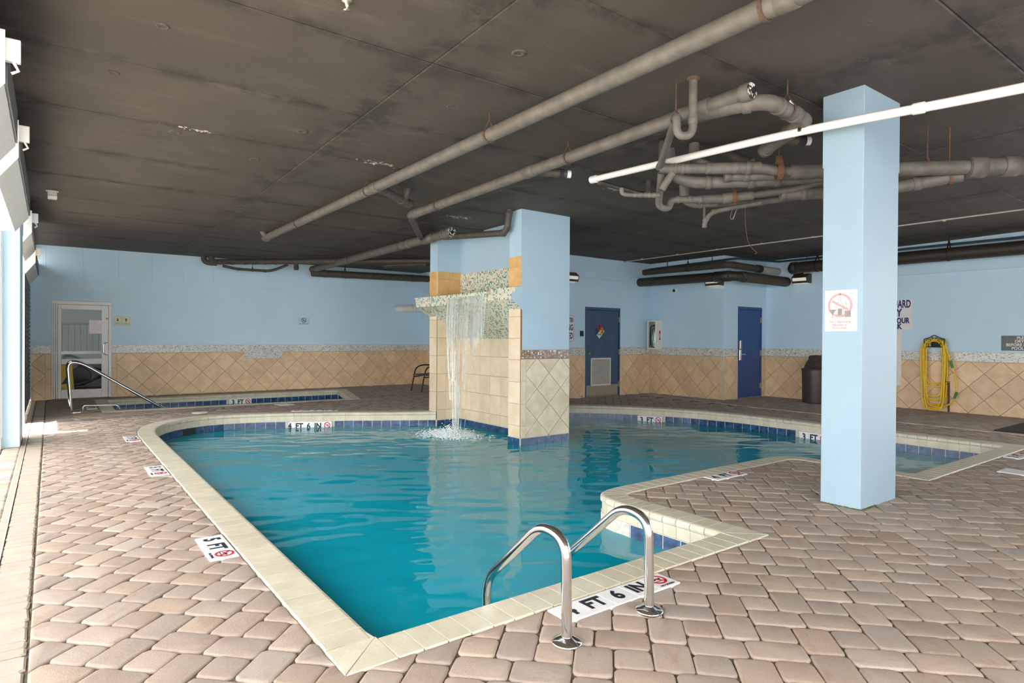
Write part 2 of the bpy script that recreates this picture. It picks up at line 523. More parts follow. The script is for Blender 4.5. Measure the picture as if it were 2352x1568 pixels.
FONT = {}
def text_mb(s, size, frame, align='CENTER', bold=0.0, depth=0.0012, sx=1.0):
    """lettering as thin raised mesh; frame = (origin, right, up) in world space"""
    cu = bpy.data.curves.new('lettering', 'FONT')
    cu.body = s; cu.size = size; cu.align_x = align; cu.align_y = 'CENTER'
    cu.extrude = depth / 2; cu.offset = bold; cu.resolution_u = 3
    ob = bpy.data.objects.new('lettering', cu)
    me = bpy.data.meshes.new_from_object(ob)
    O, R, U = (Vector(q) for q in frame)
    Nn = R.cross(U)
    mb = MB()
    mb.add([tuple(O + R * (v.co.x * sx) + U * v.co.y + Nn * (v.co.z + depth / 2)) for v in me.vertices], [tuple(p.vertices) for p in me.polygons])
    bpy.data.objects.remove(ob); bpy.data.curves.remove(cu); bpy.data.meshes.remove(me)
    return mb

class Fr:
    """a flat face: origin, right, up; p(a,b,n) gives a point a along right, b along up, n out of the face"""
    def __init__(s, o, r, u):
        s.o = Vector(o); s.r = Vector(r).normalized(); s.u = Vector(u).normalized(); s.n = s.r.cross(s.u)
    def p(s, a, b, n=0.0):
        return tuple(s.o + s.r * a + s.u * b + s.n * n)
    def at(s, a, b, n=0.0):
        return (s.p(a, b, n), s.r, s.u)
    def slab(s, mb, poly, n0, n1, inset=0.0):
        k = len(poly)
        vs = [s.p(a, b, n0) for a, b in poly]
        if inset:
            c = np.mean(np.array(poly), axis=0)
            d = min(inset, (n1 - n0) * 0.9)
            vs += [s.p(a, b, n1 - d) for a, b in poly]
            q = []
            for a, b in poly:
                w = np.array((a, b)) - c; l = max(np.hypot(*w), 1e-6); f = max(0.5, 1 - inset / l * 1.3)
                q.append((c[0] + w[0] * f, c[1] + w[1] * f))
            vs += [s.p(a, b, n1) for a, b in q]
            m = 3
        else:
            vs += [s.p(a, b, n1) for a, b in poly]
            m = 2
        fs = [tuple(range(k - 1, -1, -1))]
        for g in range(m - 1):
            for i in range(k):
                j = (i + 1) % k
                fs.append((g * k + i, g * k + j, (g + 1) * k + j, (g + 1) * k + i))
        fs.append(tuple((m - 1) * k + i for i in range(k)))
        return mb.add(vs, fs)
    def rect(s, mb, a0, a1, b0, b1, n0, n1, inset=0.0):
        return s.slab(mb, [(a0, b0), (a1, b0), (a1, b1), (a0, b1)], n0, n1, inset)
    def ring(s, mb, a, b, r0, r1, n0, n1, k=28):
        inn = [s.p(a + r0 * math.cos(2 * PI * i / k), b + r0 * math.sin(2 * PI * i / k), n1) for i in range(k)]
        out = [s.p(a + r1 * math.cos(2 * PI * i / k), b + r1 * math.sin(2 * PI * i / k), n1) for i in range(k)]
        o0 = [s.p(a + r1 * math.cos(2 * PI * i / k), b + r1 * math.sin(2 * PI * i / k), n0) for i in range(k)]
        mb.loft([o0, out, inn], caps=False, smooth=False)
        return mb
    def bar(s, mb, a0, b0, a1, b1, w, n0, n1):
        d = np.array((a1 - a0, b1 - b0)); d = d / np.hypot(*d); q = np.array((-d[1], d[0])) * w / 2
        return s.slab(mb, [(a0 - q[0], b0 - q[1]), (a1 - q[0], b1 - q[1]), (a1 + q[0], b1 + q[1]), (a0 + q[0], b0 + q[1])], n0, n1)

def clip(poly, a, b, c):
    """keep the part of a convex polygon with a*x+b*y<=c"""
    out = []
    for i in range(len(poly)):
        p, q = poly[i], poly[(i + 1) % len(poly)]
        dp = a * p[0] + b * p[1] - c; dq = a * q[0] + b * q[1] - c
        if dp <= 0:
            out.append(p)
        if (dp < 0 < dq) or (dq < 0 < dp):
            f = dp / (dp - dq)
            out.append((p[0] + (q[0] - p[0]) * f, p[1] + (q[1] - p[1]) * f))
    return out

def area(poly):
    return 0.5 * sum(poly[i][0] * poly[(i + 1) % len(poly)][1] - poly[(i + 1) % len(poly)][0] * poly[i][1] for i in range(len(poly)))

def zc(x, y):
    s = y + 0.5 * max(0.0, x - 5.6)
    return 3.18 - 0.15 * min(1.0, max(0.0, (s - 2.4) / 7.1))

# ------------------------------------------------------------ outlines of the two basins (inner edge of the coping, counter-clockwise)
def arc(cx, cy, r, a0, a1, k=6):
    return [(cx + r * math.cos(math.radians(a0 + (a1 - a0) * i / k)), cy + r * math.sin(math.radians(a0 + (a1 - a0) * i / k))) for i in range(k + 1)]

POOL = [
    [(1.11, 2.45), (3.53, 2.45)],
    [(3.53, 2.45), (3.52, 3.49)] + arc(3.75, 3.51, 0.23, 175, 90) + [(3.9, 3.74), (6.3, 3.74)] + arc(6.37, 3.51, 0.23, 90, 0) + [(6.60, 3.4), (6.62, 2.47)],
    [(6.62, 2.47), (9.31, 2.47)],
    [(9.31, 2.47), (9.31, 5.5), (9.31, 6.12), (9.17, 6.86), (8.88, 7.56), (8.46, 8.2), (7.85, 8.79), (7.2, 9.2), (6.6, 9.42), (5.8, 9.40)],
    [(5.8, 9.40), (5.3, 9.26)],
    [(5.3, 9.26), (4.48, 9.72), (3.9, 10.07), (3.28, 10.38), (2.8, 10.58), (2.4, 10.69), (2.1, 10.71), (1.85, 10.65), (1.62, 10.52), (1.42, 10.32), (1.26, 10.05), (1.16, 9.7), (1.115, 9.3), (1.11, 8.9), (1.11, 2.45)],
]
TUB = [[(0.9, 12.45), (4.95, 12.3)], [(4.95, 12.3), (5.5, 14.35)], [(5.5, 14.35), (0.9, 14.45)], [(0.9, 14.45), (0.9, 12.45)]]
CW = 0.22

def resample(ch, step):
    P = np.array(ch, float)
    # smooth the bends of a hand-measured curve
    d = np.r_[0, np.cumsum(np.hypot(*np.diff(P, axis=0).T))]
    n = max(1, int(round(d[-1] / step)))
    s = np.linspace(0, d[-1], n + 1)
    Q = np.c_[np.interp(s, d, P[:, 0]), np.interp(s, d, P[:, 1])]
    if len(ch) > 4:
        for _ in range(3):
            Q[1:-1] = 0.25 * Q[:-2] + 0.5 * Q[1:-1] + 0.25 * Q[2:]
    T = np.gradient(Q, axis=0)
    T[0] = Q[1] - Q[0]; T[-1] = Q[-1] - Q[-2]
    T /= np.hypot(T[:, 0], T[:, 1])[:, None]
    N = np.c_[T[:, 1], -T[:, 0]]
    return Q, N

def outer_outline(chains, w):
    out = []
    K = len(chains)
    R = [resample(c, 0.118) for c in chains]
    for k in range(K):
        Q, N = R[k]
        out += [tuple(Q[i] + N[i] * w) for i in range(len(Q))]
        Q2, N2 = R[(k + 1) % K]
        a, b = N[-1], N2[0]
        if a[0] * b[1] - a[1] * b[0] > 0.2:
            out.append(tuple(Q[-1] + (a + b) * w / (1 + a @ b)))
    return out

def inner_outline(chains):
    o = []
    for c in chains:
        Q, N = resample(c, 0.118)
        o += [tuple(q) for q in Q[:-1]]
    return o

def inside(poly, pts):
    P = np.asarray(pts, float); V = np.asarray(poly, float); W = np.roll(V, -1, axis=0)
    x, y = P[:, 0][:, None], P[:, 1][:, None]
    c = (V[:, 1] > y) != (W[:, 1] > y)
    with np.errstate(divide='ignore', invalid='ignore'):
        xi = (W[:, 0] - V[:, 0]) * (y - V[:, 1]) / (W[:, 1] - V[:, 1]) + V[:, 0]
    return (np.sum(c & (x < xi), axis=1) % 2) == 1

def nearest_on(poly, p):
    V = np.asarray(poly, float); W = np.roll(V, -1, axis=0); D = W - V
    L = np.maximum((D * D).sum(1), 1e-12)
    t = np.clip(((p - V) * D).sum(1) / L, 0, 1)
    Q = V + D * t[:, None]
    k = np.argmin(((Q - p) ** 2).sum(1))
    return Q[k], math.sqrt(((Q[k] - p) ** 2).sum())

POOL_IN, TUB_IN = inner_outline(POOL), inner_outline(TUB)
POOL_OUT, TUB_OUT = outer_outline(POOL, CW), outer_outline(TUB, CW)

# ------------------------------------------------------------ floor and its pavers
def holed(outer, holes, z):
    loops = [[Vector((x, y, 0)) for x, y in outer]] + [[Vector((x, y, 0)) for x, y in h] for h in holes]
    tris = tessellate_polygon(loops)
    vs = [(v.x, v.y, z) for l in loops for v in l]
    fs = []
    for a, b, c in tris:
        A, B, Cc = vs[a], vs[b], vs[c]
        cr = (B[0] - A[0]) * (Cc[1] - A[1]) - (B[1] - A[1]) * (Cc[0] - A[0])
        fs.append((a, b, c) if cr > 0 else (a, c, b))
    return vs, fs

def grow(poly, d):
    P = np.array(poly); n = len(P)
    T = np.roll(P, -1, 0) - np.roll(P, 1, 0); T /= np.maximum(np.hypot(T[:, 0], T[:, 1]), 1e-9)[:, None]
    return [tuple(P[i] + np.array((T[i, 1], -T[i, 0])) * d) for i in range(n)]

floor_mb = MB()
vs, fs = holed([(-0.62, -3.2), (13.15, -3.2), (13.15, 15.5), (-0.62, 15.5)], [grow(POOL_IN, 0.05), grow(TUB_IN, 0.05)], -0.011)
floor_mb.add(vs, fs)
floor = struct('floor', floor_mb, 'sand')

U = 0.0783
S0, T0 = 2.905, 0.675
UNIT = [(0, 0, 2, 3), (0, 3, 2, 3), (-2, 0, 2, 2), (-3, 2, 3, 2), (-2, 4, 2, 2), (-2, 6, 3, 2)]   # row, column, height, width in units
RT2 = math.sqrt(0.5)

def stone_poly(a, b, r=0.026, jit=0.003):
    """rounded outline of a tumbled stone a x b, centred"""
    out = []
    for sx, sy in ((-1, -1), (1, -1), (1, 1), (-1, 1)):
        cx, cy = sx * (a / 2 - r), sy * (b / 2 - r)
        a0 = math.atan2(sy, sx)
        for q in (-0.7, 0.0, 0.7):
            out.append((cx + r * math.cos(a0 + q) + random.uniform(-jit, jit), cy + r * math.sin(a0 + q) + random.uniform(-jit, jit)))
    return out

def in_walls(x, y):
    return (x > 8.1 and y > 9.76) or (x > 11.3 and y > 7.76) or x > 12.95 or y > 15.2
pavers = []
for i in range(-60, 60):
    for j in range(-60, 60):
        for (ps, pt, hs, ht) in UNIT:
            s = S0 + (ps + 4 * i + 4 * j + hs / 2) * U
            q = T0 + (pt + 4 * i - 4 * j + ht / 2) * U
            x, y = (s + q) * RT2, (s - q) * RT2
            if x < -0.2 or x > 13.1 or y < -1.2 or y > 15.3 or in_walls(x, y):
                continue
            ls = abs((y - (11.25 + 0.2 * x)) * 0.98)
            if ls < 0.07 and x < 6.0:
                continue
            if 10.56 < x < 10.64 and 1.2 < y < 9.7 and abs(x - 10.6) < 0.02:
                continue
            pavers.append((x, y, hs, ht))
proj_f = 1424.67
def project(x, y, z=0.0):
    d = Vector((x, y, z - 1.275))
    w = d.dot(fw)
    if w <= 0.05:
        return None
    return 1176 + proj_f * d.dot(r2) / w, 784 - proj_f * d.dot(u2) / w, w

C = np.array([(p[0], p[1]) for p in pavers])
inpool = inside(POOL_OUT, C); intub = inside(TUB_OUT, C)
todo = []
for k, (x, y, hs, ht) in enumerate(pavers):
    c = C[k]
    edge = None
    for poly, isin in ((POOL_OUT, inpool[k]), (TUB_OUT, intub[k])):
        q, d = nearest_on(poly, c)
        if isin and d > 0.115:
            edge = 'drop'; break
        if d < 0.16:
            edge = poly
    if isinstance(edge, str):
        continue
    e = 'L' if x < 0.1 else None
    pr = project(x, y)
    vis = pr is not None and -60 < pr[0] < 2412 and pr[1] < 1640
    todo.append((1.0 / pr[2] ** 3 if vis else 0.0, x, y, hs, ht, edge, e))
todo.sort(key=lambda q: -q[0])
SH = {}
for (a, b) in ((3, 2), (2, 2)):
    SH[(a, b)] = []
    for _ in range(6):
        mb = MB().prism(stone_poly(a * U - 0.0045, b * U - 0.0045), -0.03, 0.0, 0.012, 0.007, 2)
        SH[(a, b)].append(mb.mesh('paver', 'paver'))
field = MB()
count = 0
for (rank, x, y, hs, ht, edge, e) in todo:
    ang = PI / 4
    dz = random.uniform(-0.002, 0.002)
    tilt = (random.uniform(-0.006, 0.006), random.uniform(-0.006, 0.006))
    single = count < 300 and rank > 0
    plain = edge is None and e is None
    if plain and single:
        key = (3, 2) if hs == 3 else (2, 3) if ht == 3 else (2, 2)
        rot = ang
        if key == (2, 3):
            key = (3, 2); rot += PI / 2
        me = SH[key][random.randrange(6)]
        o = link('paver', me, floor)
        o.rotation_euler = (tilt[0], tilt[1], rot + (PI if random.random() < 0.5 else 0))
        o.location = (x, y, dz)
        count += 1
        continue
    # s runs along (1,1), t along (1,-1)
    P = [(x + (a * RT2 + b * RT2), y + (a * RT2 - b * RT2)) for a, b in stone_poly(hs * U - 0.0045, ht * U - 0.0045)]
    P = P[::-1]
    if e == 'L':
        P = clip(P, -1, 0, 0.068)
    if edge is not None and len(P) > 2:
        D = []
        for i in range(len(P)):
            a, b = np.array(P[i]), np.array(P[(i + 1) % len(P)])
            m = max(1, int(np.hypot(*(b - a)) / 0.03))
            D += [a + (b - a) * g / m for g in range(m)]
        isin = inside(edge, D)
        D = [nearest_on(edge, p)[0] if isin[i] else p for i, p in enumerate(D)]
        P = [D[i] for i in range(len(D)) if np.hypot(*(D[i] - D[i - 1])) > 0.004]
        P = [tuple(p) for p in P]
    if len(P) < 3 or area(P) < 0.0012:
        continue
    if single:
        mb = MB().prism(P, -0.03, dz * 0.5, 0.012, 0.007, 2)
        mb.build('paver', 'paver', floor)
        count += 1
    else:
        field.prism(P, -0.03, dz, 0.012, 0.007)
field.build('paver_field', 'paver_field', floor, kind='stuff')

# soldier courses along the open side, either side of the trench drain, and the dark course by the small pool
bfield = MB(); bn = 0
for x0, x1 in ((-0.226, -0.075), (-0.43, -0.275), (-0.60, -0.435)):
    y = -1.0
    while y < 15.1:
        w = random.choice((0.075, 0.10, 0.12, 0.15))
        if not (x1 < -0.27 and 8.93 < y < 9.8):
            P = [(x0 + 0.003 + px + (x1 - x0 - 0.006) / 2, y + py + w / 2) for px, py in stone_poly(x1 - x0 - 0.006, w - 0.006, 0.014)]
            near = x0 > -0.3 and 0 < y < 9 and bn < 110
            mb = MB() if near else bfield
            mb.prism(P, -0.03, random.uniform(-0.002, 0.002), 0.008, 0.006)
            if near:
                bn += 1
                mb.build('border_paver', 'border', floor)
        y += w
bfield.build('border_paver_field', 'border', floor, kind='stuff')
x = -0.06
while x < 5.9:
    w = random.choice((0.155, 0.235))
    c, s_ = math.cos(0.197), math.sin(0.197)
    cx, cy = x + w / 2, 11.25 + 0.2 * (x + w / 2)
    P = [(cx + px * c - py * s_, cy + px * s_ + py * c) for px, py in stone_poly(w - 0.006, 0.12)]
    MB().prism(P, -0.03, 0.001, 0.008, 0.006).build('dark_paver', 'slabgrey' if 'slabgrey' in M else 'tgrey', floor) if False else None
    bfield2 = MB().prism(P, -0.03, 0.001, 0.008, 0.006)
    bfield2.build('dark_paver', M.setdefault('darkpaver', mottled('dark_paver_concrete', (112, 106, 102), (138, 128, 120), 9.0, 0.85, 'obj', 0.12)), floor)
    x += w

# ------------------------------------------------------------ the pools
def pool_parts(root, chains, w, drop, tiletop, tilebot, floor_z, basin_mat, tile_step, brick_step=0.118, skip_tiles=()):
    prof = [(0.014, -drop), (0.014, -0.052), (0.004, -0.042), (0.0, -0.028), (0.003, -0.012), (0.014, 0.0), (0.03, 0.005), (w - 0.008, 0.006), (w - 0.002, 0.0), (w - 0.002, -0.05), (0.06, -0.05), (0.06, -drop)]
    K = len(chains)
    R = [resample(c, brick_step) for c in chains]
    n = 0
    extra = MB()
    for k in range(K):
        Q, N = R[k]
        for i in range(len(Q) - 1):
            g = 0.0035 / max(np.hypot(*(Q[i + 1] - Q[i])), 1e-6)
            rings = []
            for f in (g, 1 - g):
                p = Q[i] * (1 - f) + Q[i + 1] * f
                nn = N[i] * (1 - f) + N[i + 1] * f
                nn = nn / np.hypot(*nn)
                rings.append([(p[0] + nn[0] * u, p[1] + nn[1] * u, z) for u, z in prof])
            mb = MB().loft(rings[::-1], smooth=False)
            n += 1
            if n <= 298:
                mb.build('coping_brick', 'coping', root)
            else:
                extra.add(mb.v, mb.f)
        Q2, N2 = R[(k + 1) % K]
        a, b = N[-1], N2[0]
        if a[0] * b[1] - a[1] * b[0] > 0.2:
            m = (a + b) / (1 + a @ b)
            p = Q[-1]
            for q0, q1 in ((a, m), (m, b)):
                tri = [tuple(p + (a + b) * 0.002), tuple(p + q0 * w + (q1 - q0) * 0.003), tuple(p + q1 * w + (q0 - q1) * 0.003)]
                MB().prism(tri, -0.05, 0.006, 0.004, 0.003).build('coping_corner_brick', 'coping', root)
    # grout bed under the bricks
    inn = [tuple(q) for c in R for q in c[0][:-1]]
    nor = [tuple(q) for c in R for q in c[1][:-1]]
    bed = MB()
    L = len(inn)
    rings = []
    for (x, y), (nx, ny) in zip(inn, nor):
        rings.append([(x + nx * u, y + ny * u, z) for u, z in ((0.017, -drop + 0.001), (0.017, -0.05), (0.006, -0.03), (0.018, -0.001), (0.034, 0.003), (w - 0.012, 0.003), (w - 0.012, -0.055), (0.055, -0.055), (0.055, -drop + 0.001))])
    bed.loft(rings[::-1], closed=True, smooth=False)
    bed.build('coping_mortar', 'grout', root)
    if extra.v:
        extra.build('coping_brick_run', 'coping', root, kind='stuff')
    # glazed waterline tiles
    tb = MB()
    rings = [[(x + nx * u, y + ny * u, z) for u, z in ((0.0055, tilebot - 0.004), (0.0055, tiletop + 0.006), (0.05, tiletop + 0.006), (0.05, tilebot - 0.004))] for (x, y), (nx, ny) in zip(inn, nor)]
    tb.loft(rings[::-1], closed=True, smooth=False)
    tb.build('tile_grout', 'grout', root)
    spots = []
    for k in range(K):
        Q, N = resample(chains[k], tile_step)
        for i in range(len(Q) - 1):
            spots.append((Q[i], Q[i + 1], N[i], N[i + 1]))
    for (p, q, n0, n1) in spots:
        mid = (p + q) / 2
        if any((mid[0] - sx) ** 2 + (mid[1] - sy) ** 2 < rad ** 2 for sx, sy, rad in skip_tiles):
            continue
        g = 0.0042 / np.hypot(*(q - p))
        a, b = p * (1 - g) + q * g, q * (1 - g) + p * g
        vs = []
        for pt, nn in ((a, n0), (b, n1)):
            for u in (0.004, 0.013):
                for z in (tilebot, tiletop):
                    vs.append((pt[0] + nn[0] * u, pt[1] + nn[1] * u, z))
        MB().add(vs, [(0, 1, 5, 4), (1, 3, 7, 5), (2, 6, 7, 3), (0, 4, 6, 2), (0, 2, 3, 1), (4, 5, 7, 6)]).build('waterline_tile', 'pooltile', root)
    # shell
    sh = MB()
    rings = [[(x + nx * 0.012, y + ny * 0.012, -drop), (x + nx * 0.012, y + ny * 0.012, floor_z(x, y))] for (x, y), (nx, ny) in zip(inn, nor)]
    sh.loft(rings, closed=True, smooth=False, ring_closed=False)
    vs, fs = holed([(x + nx * 0.012, y + ny * 0.012) for (x, y), (nx, ny) in zip(inn, nor)], [], 0.0)
    sh.add([(a, b, floor_z(a, b)) for a, b, c in vs], fs)
    sh.build('basin', basin_mat, root)

POOLROOT = thing('swimming_pool', 'large turquoise swimming pool with cream coping and a waterfall', 'pool', (5.0, 6.0, 0.0))
pf = lambda x, y: -1.75 + 0.62 * min(1.0, max(0.0, (x - 1.1) / 8.2))
MARKS = [(3.43, 10.31, 0.40), (8.87, 7.60, 0.24), (9.31, 4.79, 0.24)]
pool_parts(POOLROOT, POOL, CW, 0.132, -0.138, -0.292, pf, 'basin', 0.1555, skip_tiles=MARKS)
TUBROOT = thing('wading_pool', 'small shallow rectangular pool with cream coping near the glass door', 'pool', (3.0, 13.4, 0.0))
pool_parts(TUBROOT, TUB, CW, 0.10, -0.105, -0.255, lambda x, y: -0.9, 'basintub', 0.1555, skip_tiles=[(3.33, 14.40, 0.22)])

def water_mesh(root, poly, z, box, res, amp, ripples, seed):
    r = np.random.default_rng(seed)
    x0, x1, y0, y1 = box
    nx, ny = int((x1 - x0) / res) + 1, int((y1 - y0) / res) + 1
    X, Y = np.meshgrid(np.linspace(x0, x1, nx), np.linspace(y0, y1, ny))
    H = np.zeros_like(X)
    for _ in range(40):
        lam = 0.32 * (3.6 ** r.uniform(0, 1)); a = r.normal(0.95, 0.7); k = 2 * PI / lam
        H += 0.00062 * amp * lam * np.sin(k * (X * math.cos(a) + Y * math.sin(a)) + r.uniform(0, 2 * PI))
    env = 0.9 + 0.35 * np.clip((Y - 4.5) / 4.5, 0, 1)
    for _ in range(34):
        lam = 0.14 * (2.7 ** r.uniform(0, 1)); a = r.normal(0.95, 0.30); k = 2 * PI / lam
        H += env * 0.00105 * amp * lam * np.sin(k * (X * math.cos(a) + Y * math.sin(a)) + r.uniform(0, 2 * PI))
    for (cx, cy, aa, lam, dec) in ripples:
        D = np.hypot(X - cx, Y - cy)
        H += aa * np.exp(-D / dec) * (np.sin(2 * PI * D / lam + 2.0 * np.sin(3 * np.arctan2(Y - cy, X - cx))) + 0.6 * np.sin(2 * PI * D / (lam * 0.61) + X * 9))
    keep = inside(grow(poly, 0.03), np.c_[X.ravel(), Y.ravel()]).reshape(X.shape)
    k2 = keep.copy()
    k2[1:] |= keep[:-1]; k2[:-1] |= keep[1:]; k2[:, 1:] |= keep[:, :-1]; k2[:, :-1] |= keep[:, 1:]
    idx = -np.ones(X.shape, int)
    idx[k2] = np.arange(k2.sum())
    q = k2[:-1, :-1] & k2[1:, :-1] & k2[:-1, 1:] & k2[1:, 1:]
    jj, ii = np.nonzero(q)
    fs = np.c_[idx[jj, ii], idx[jj, ii + 1], idx[jj + 1, ii + 1], idx[jj + 1, ii]]
    me = bpy.data.meshes.new('water')
    me.from_pydata(np.c_[X[k2], Y[k2], z + H[k2]].tolist(), [], fs.tolist())
    me.polygons.foreach_set('use_smooth', [True] * len(me.polygons))
    me.materials.append(M['water'])
    return link('water', me, root)
water_mesh(POOLROOT, POOL_IN, -0.235, (1.0, 9.4, 2.35, 10.8), 0.026, 1.0, [(5.0, 8.3, 0.0045, 0.26, 1.3)], 3)
water_mesh(TUBROOT, TUB_IN, -0.19, (0.8, 5.6, 12.2, 14.6), 0.06, 0.5, [], 4)
for gx, gy in ((2.35, 4.55), (2.15, 3.25)):
    mb = MB().lathe([(0.0, 0.0), (0.12, 0.0), (0.125, 0.012), (0.10, 0.03), (0.0, 0.034)], (gx, gy, pf(gx, gy)), 20)
    dr = mb.build('main_drain', 'white', POOLROOT)
    gm = MB()
    for k in range(-3, 4):
        l = math.sqrt(0.1 ** 2 - (k * 0.026) ** 2)
        gm.box(gx - l, gx + l, gy + k * 0.026 - 0.004, gy + k * 0.026 + 0.004, pf(gx, gy) + 0.034, pf(gx, gy) + 0.042)
    gm.build('drain_grate', 'blackplastic', dr, kind='stuff')
# skimmer mouth in the curved end
a = np.array((1.66, 10.53)); d = np.array((0.86, 0.5)); n_ = np.array((0.5, -0.86))
f = Fr((a[0] + n_[0] * 0.004, a[1] + n_[1] * 0.004, -0.215), (d[0], d[1], 0), (0, 0, 1))
mb = MB(); f.rect(mb, -0.15, 0.15, -0.07, 0.07, -0.02, 0.012, 0.004)
sk = mb.build('skimmer_mouth', 'blackplastic', POOLROOT)

# ------------------------------------------------------------ ceiling: slab and its formwork panels
xs = [-1.7, -0.34, 2.10, 4.54, 6.98, 9.42, 11.86, 13.2]
ys = [2.57 + 1.19 * k for k in range(-5, 11)] + [15.45]
cm = MB()
X = [-1.7, -0.34, 2.1, 4.54, 5.6, 6.98, 9.42, 11.86, 13.3]; Y = ys
g = [[(x, y, zc(x, y) + 0.012) for x in X] for y in Y]
vs = [p for row in g for p in row]; n = len(X)
lowf = [(j * n + i, (j + 1) * n + i, (j + 1) * n + i + 1, j * n + i + 1) for j in range(len(Y) - 1) for i in range(n - 1) if not (i == 0 and Y[j] > 8.9)]  # outermost strip is an unseen overhang, added to block sun at the near openings
cm.add(vs, lowf)
cm.add([(p[0], p[1], 3.42) for p in vs], [q[::-1] for q in lowf])
ceiling = struct('ceiling', cm, 'slab')
for i in range(len(xs) - 1):
    for j in range(len(ys) - 1):
        x0, x1, y0, y1 = xs[i] + 0.0025, xs[i + 1] - 0.0025, ys[j] + 0.0022, ys[j + 1] - 0.0022
        if i == 0 and y0 > 8.8:
            continue
        if x0 > 8.2 and y0 > 10 or (x0 > 11.4 and y0 > 8):
            continue
        dz = random.uniform(-0.003, 0.003)
        mb = MB()
        N_ = 3
        def zz(x, y, o):
            return zc(x, y) + o + dz
        top = [(x0, y0), (x1, y0), (x1, y1), (x0, y1)]
        if x0 < 5.6 < x1:
            top = [(x0, y0), (5.6, y0), (x1, y0), (x1, y1), (5.6, y1), (x0, y1)]
        cx, cy = (x0 + x1) / 2, (y0 + y1) / 2
        kx, ky = (x1 - x0), (y1 - y0)
        ins = [(x + (0.008 if x < cx - kx * 0.4 else -0.008 if x > cx + kx * 0.4 else 0), y + (0.008 if y < cy else -0.008)) for x, y in top]
        m = len(top)
        V = [(x, y, zc(x, y) + 0.016) for x, y in top] + [(x, y, zz(x, y, 0.004)) for x, y in top] + [(x, y, zz(x, y, 0.0)) for x, y in ins]
        F = []
        for a in range(2):
            for b in range(m):
                c = (b + 1) % m
                F.append((a * m + b, (a + 1) * m + b, (a + 1) * m + c, a * m + c))
        F.append(tuple(2 * m + b for b in range(m - 1, -1, -1)))
        mb.add(V, F)
        mb.build('ceiling_panel', 'ceiling', ceiling)

# ------------------------------------------------------------ walls with tiled wainscot
MT, MB0 = 1.075, 0.905          # mosaic band top and bottom

def chip_field(mb, fr, a0, a1, b0, b1, n0, n1, cw, ch, gap=0.003, off=0.0, vary=True):
    rows = max(1, int(round((b1 - b0) / ch))); h = (b1 - b0) / rows
    for r in range(rows):
        a = a0 - (cw * off if r % 2 else 0.0)
        while a < a1 - 0.004:
            w = cw * (random.choice((1.0, 1.0, 0.6, 1.3)) if vary else 1.0)
            p, q = max(a, a0), min(a + w, a1)
            if q - p > gap * 1.5:
                n_ = n1 + random.uniform(-0.0008, 0.0008)
                x0, x1, y0, y1 = p + gap / 2, q - gap / 2, b0 + r * h + gap / 2, b0 + (r + 1) * h - gap / 2
                vs = [fr.p(x0, y0, n0), fr.p(x1, y0, n0), fr.p(x1, y1, n0), fr.p(x0, y1, n0), fr.p(x0, y0, n_), fr.p(x1, y0, n_), fr.p(x1, y1, n_), fr.p(x0, y1, n_)]
                mb.add(vs, [(4, 5, 6, 7), (0, 1, 5, 4), (1, 2, 6, 5), (2, 3, 7, 6), (3, 0, 4, 7)])
            a += w
    return mb

def diag_tiles(parent, fr, a0, a1, b0, b1, h, aref, bref, mat, n0=0.003, n1=0.010, name='tile'):
    for i in range(int((a0 - aref) / h) - 2, int((a1 - aref) / h) + 3):
        for j in range(int((b0 - bref) / h) - 2, int((b1 - bref) / h) + 3):
            if (i + j) % 2:
                continue
            cx, cy = aref + i * h, bref + j * h
            k = h - 0.0042
            P = [(cx - k, cy), (cx, cy - k), (cx + k, cy), (cx, cy + k)]
            for (A, B, Cc) in ((1, 0, a1 - 0.0015), (-1, 0, -a0 - 0.0015), (0, 1, b1 - 0.0015), (0, -1, -b0 - 0.0015)):
                P = clip(P, A, B, Cc)
                if len(P) < 3:
                    break
            if len(P) < 3 or abs(area(P)) < 0.0008:
                continue
            mb = MB(); fr.slab(mb, P, n0, n1 + random.uniform(-0.0006, 0.0006), 0.0015)
            mb.build(name, mat, parent)

def rect_tiles(parent, fr, a0, a1, b0, b1, avals, bvals, mat, n0=0.003, n1=0.010, name='tile', gap=0.003):
    A = [a0] + [a for a in avals if a0 + 0.01 < a < a1 - 0.01] + [a1]
    B = [b0] + [b for b in bvals if b0 + 0.01 < b < b1 - 0.01] + [b1]
    for i in range(len(A) - 1):
        for j in range(len(B) - 1):
            mb = MB(); fr.rect(mb, A[i] + gap / 2, A[i + 1] - gap / 2, B[j] + gap / 2, B[j + 1] - gap / 2, n0, n1 + random.uniform(-0.0006, 0.0006), 0.002)
            mb.build(name, mat, parent)

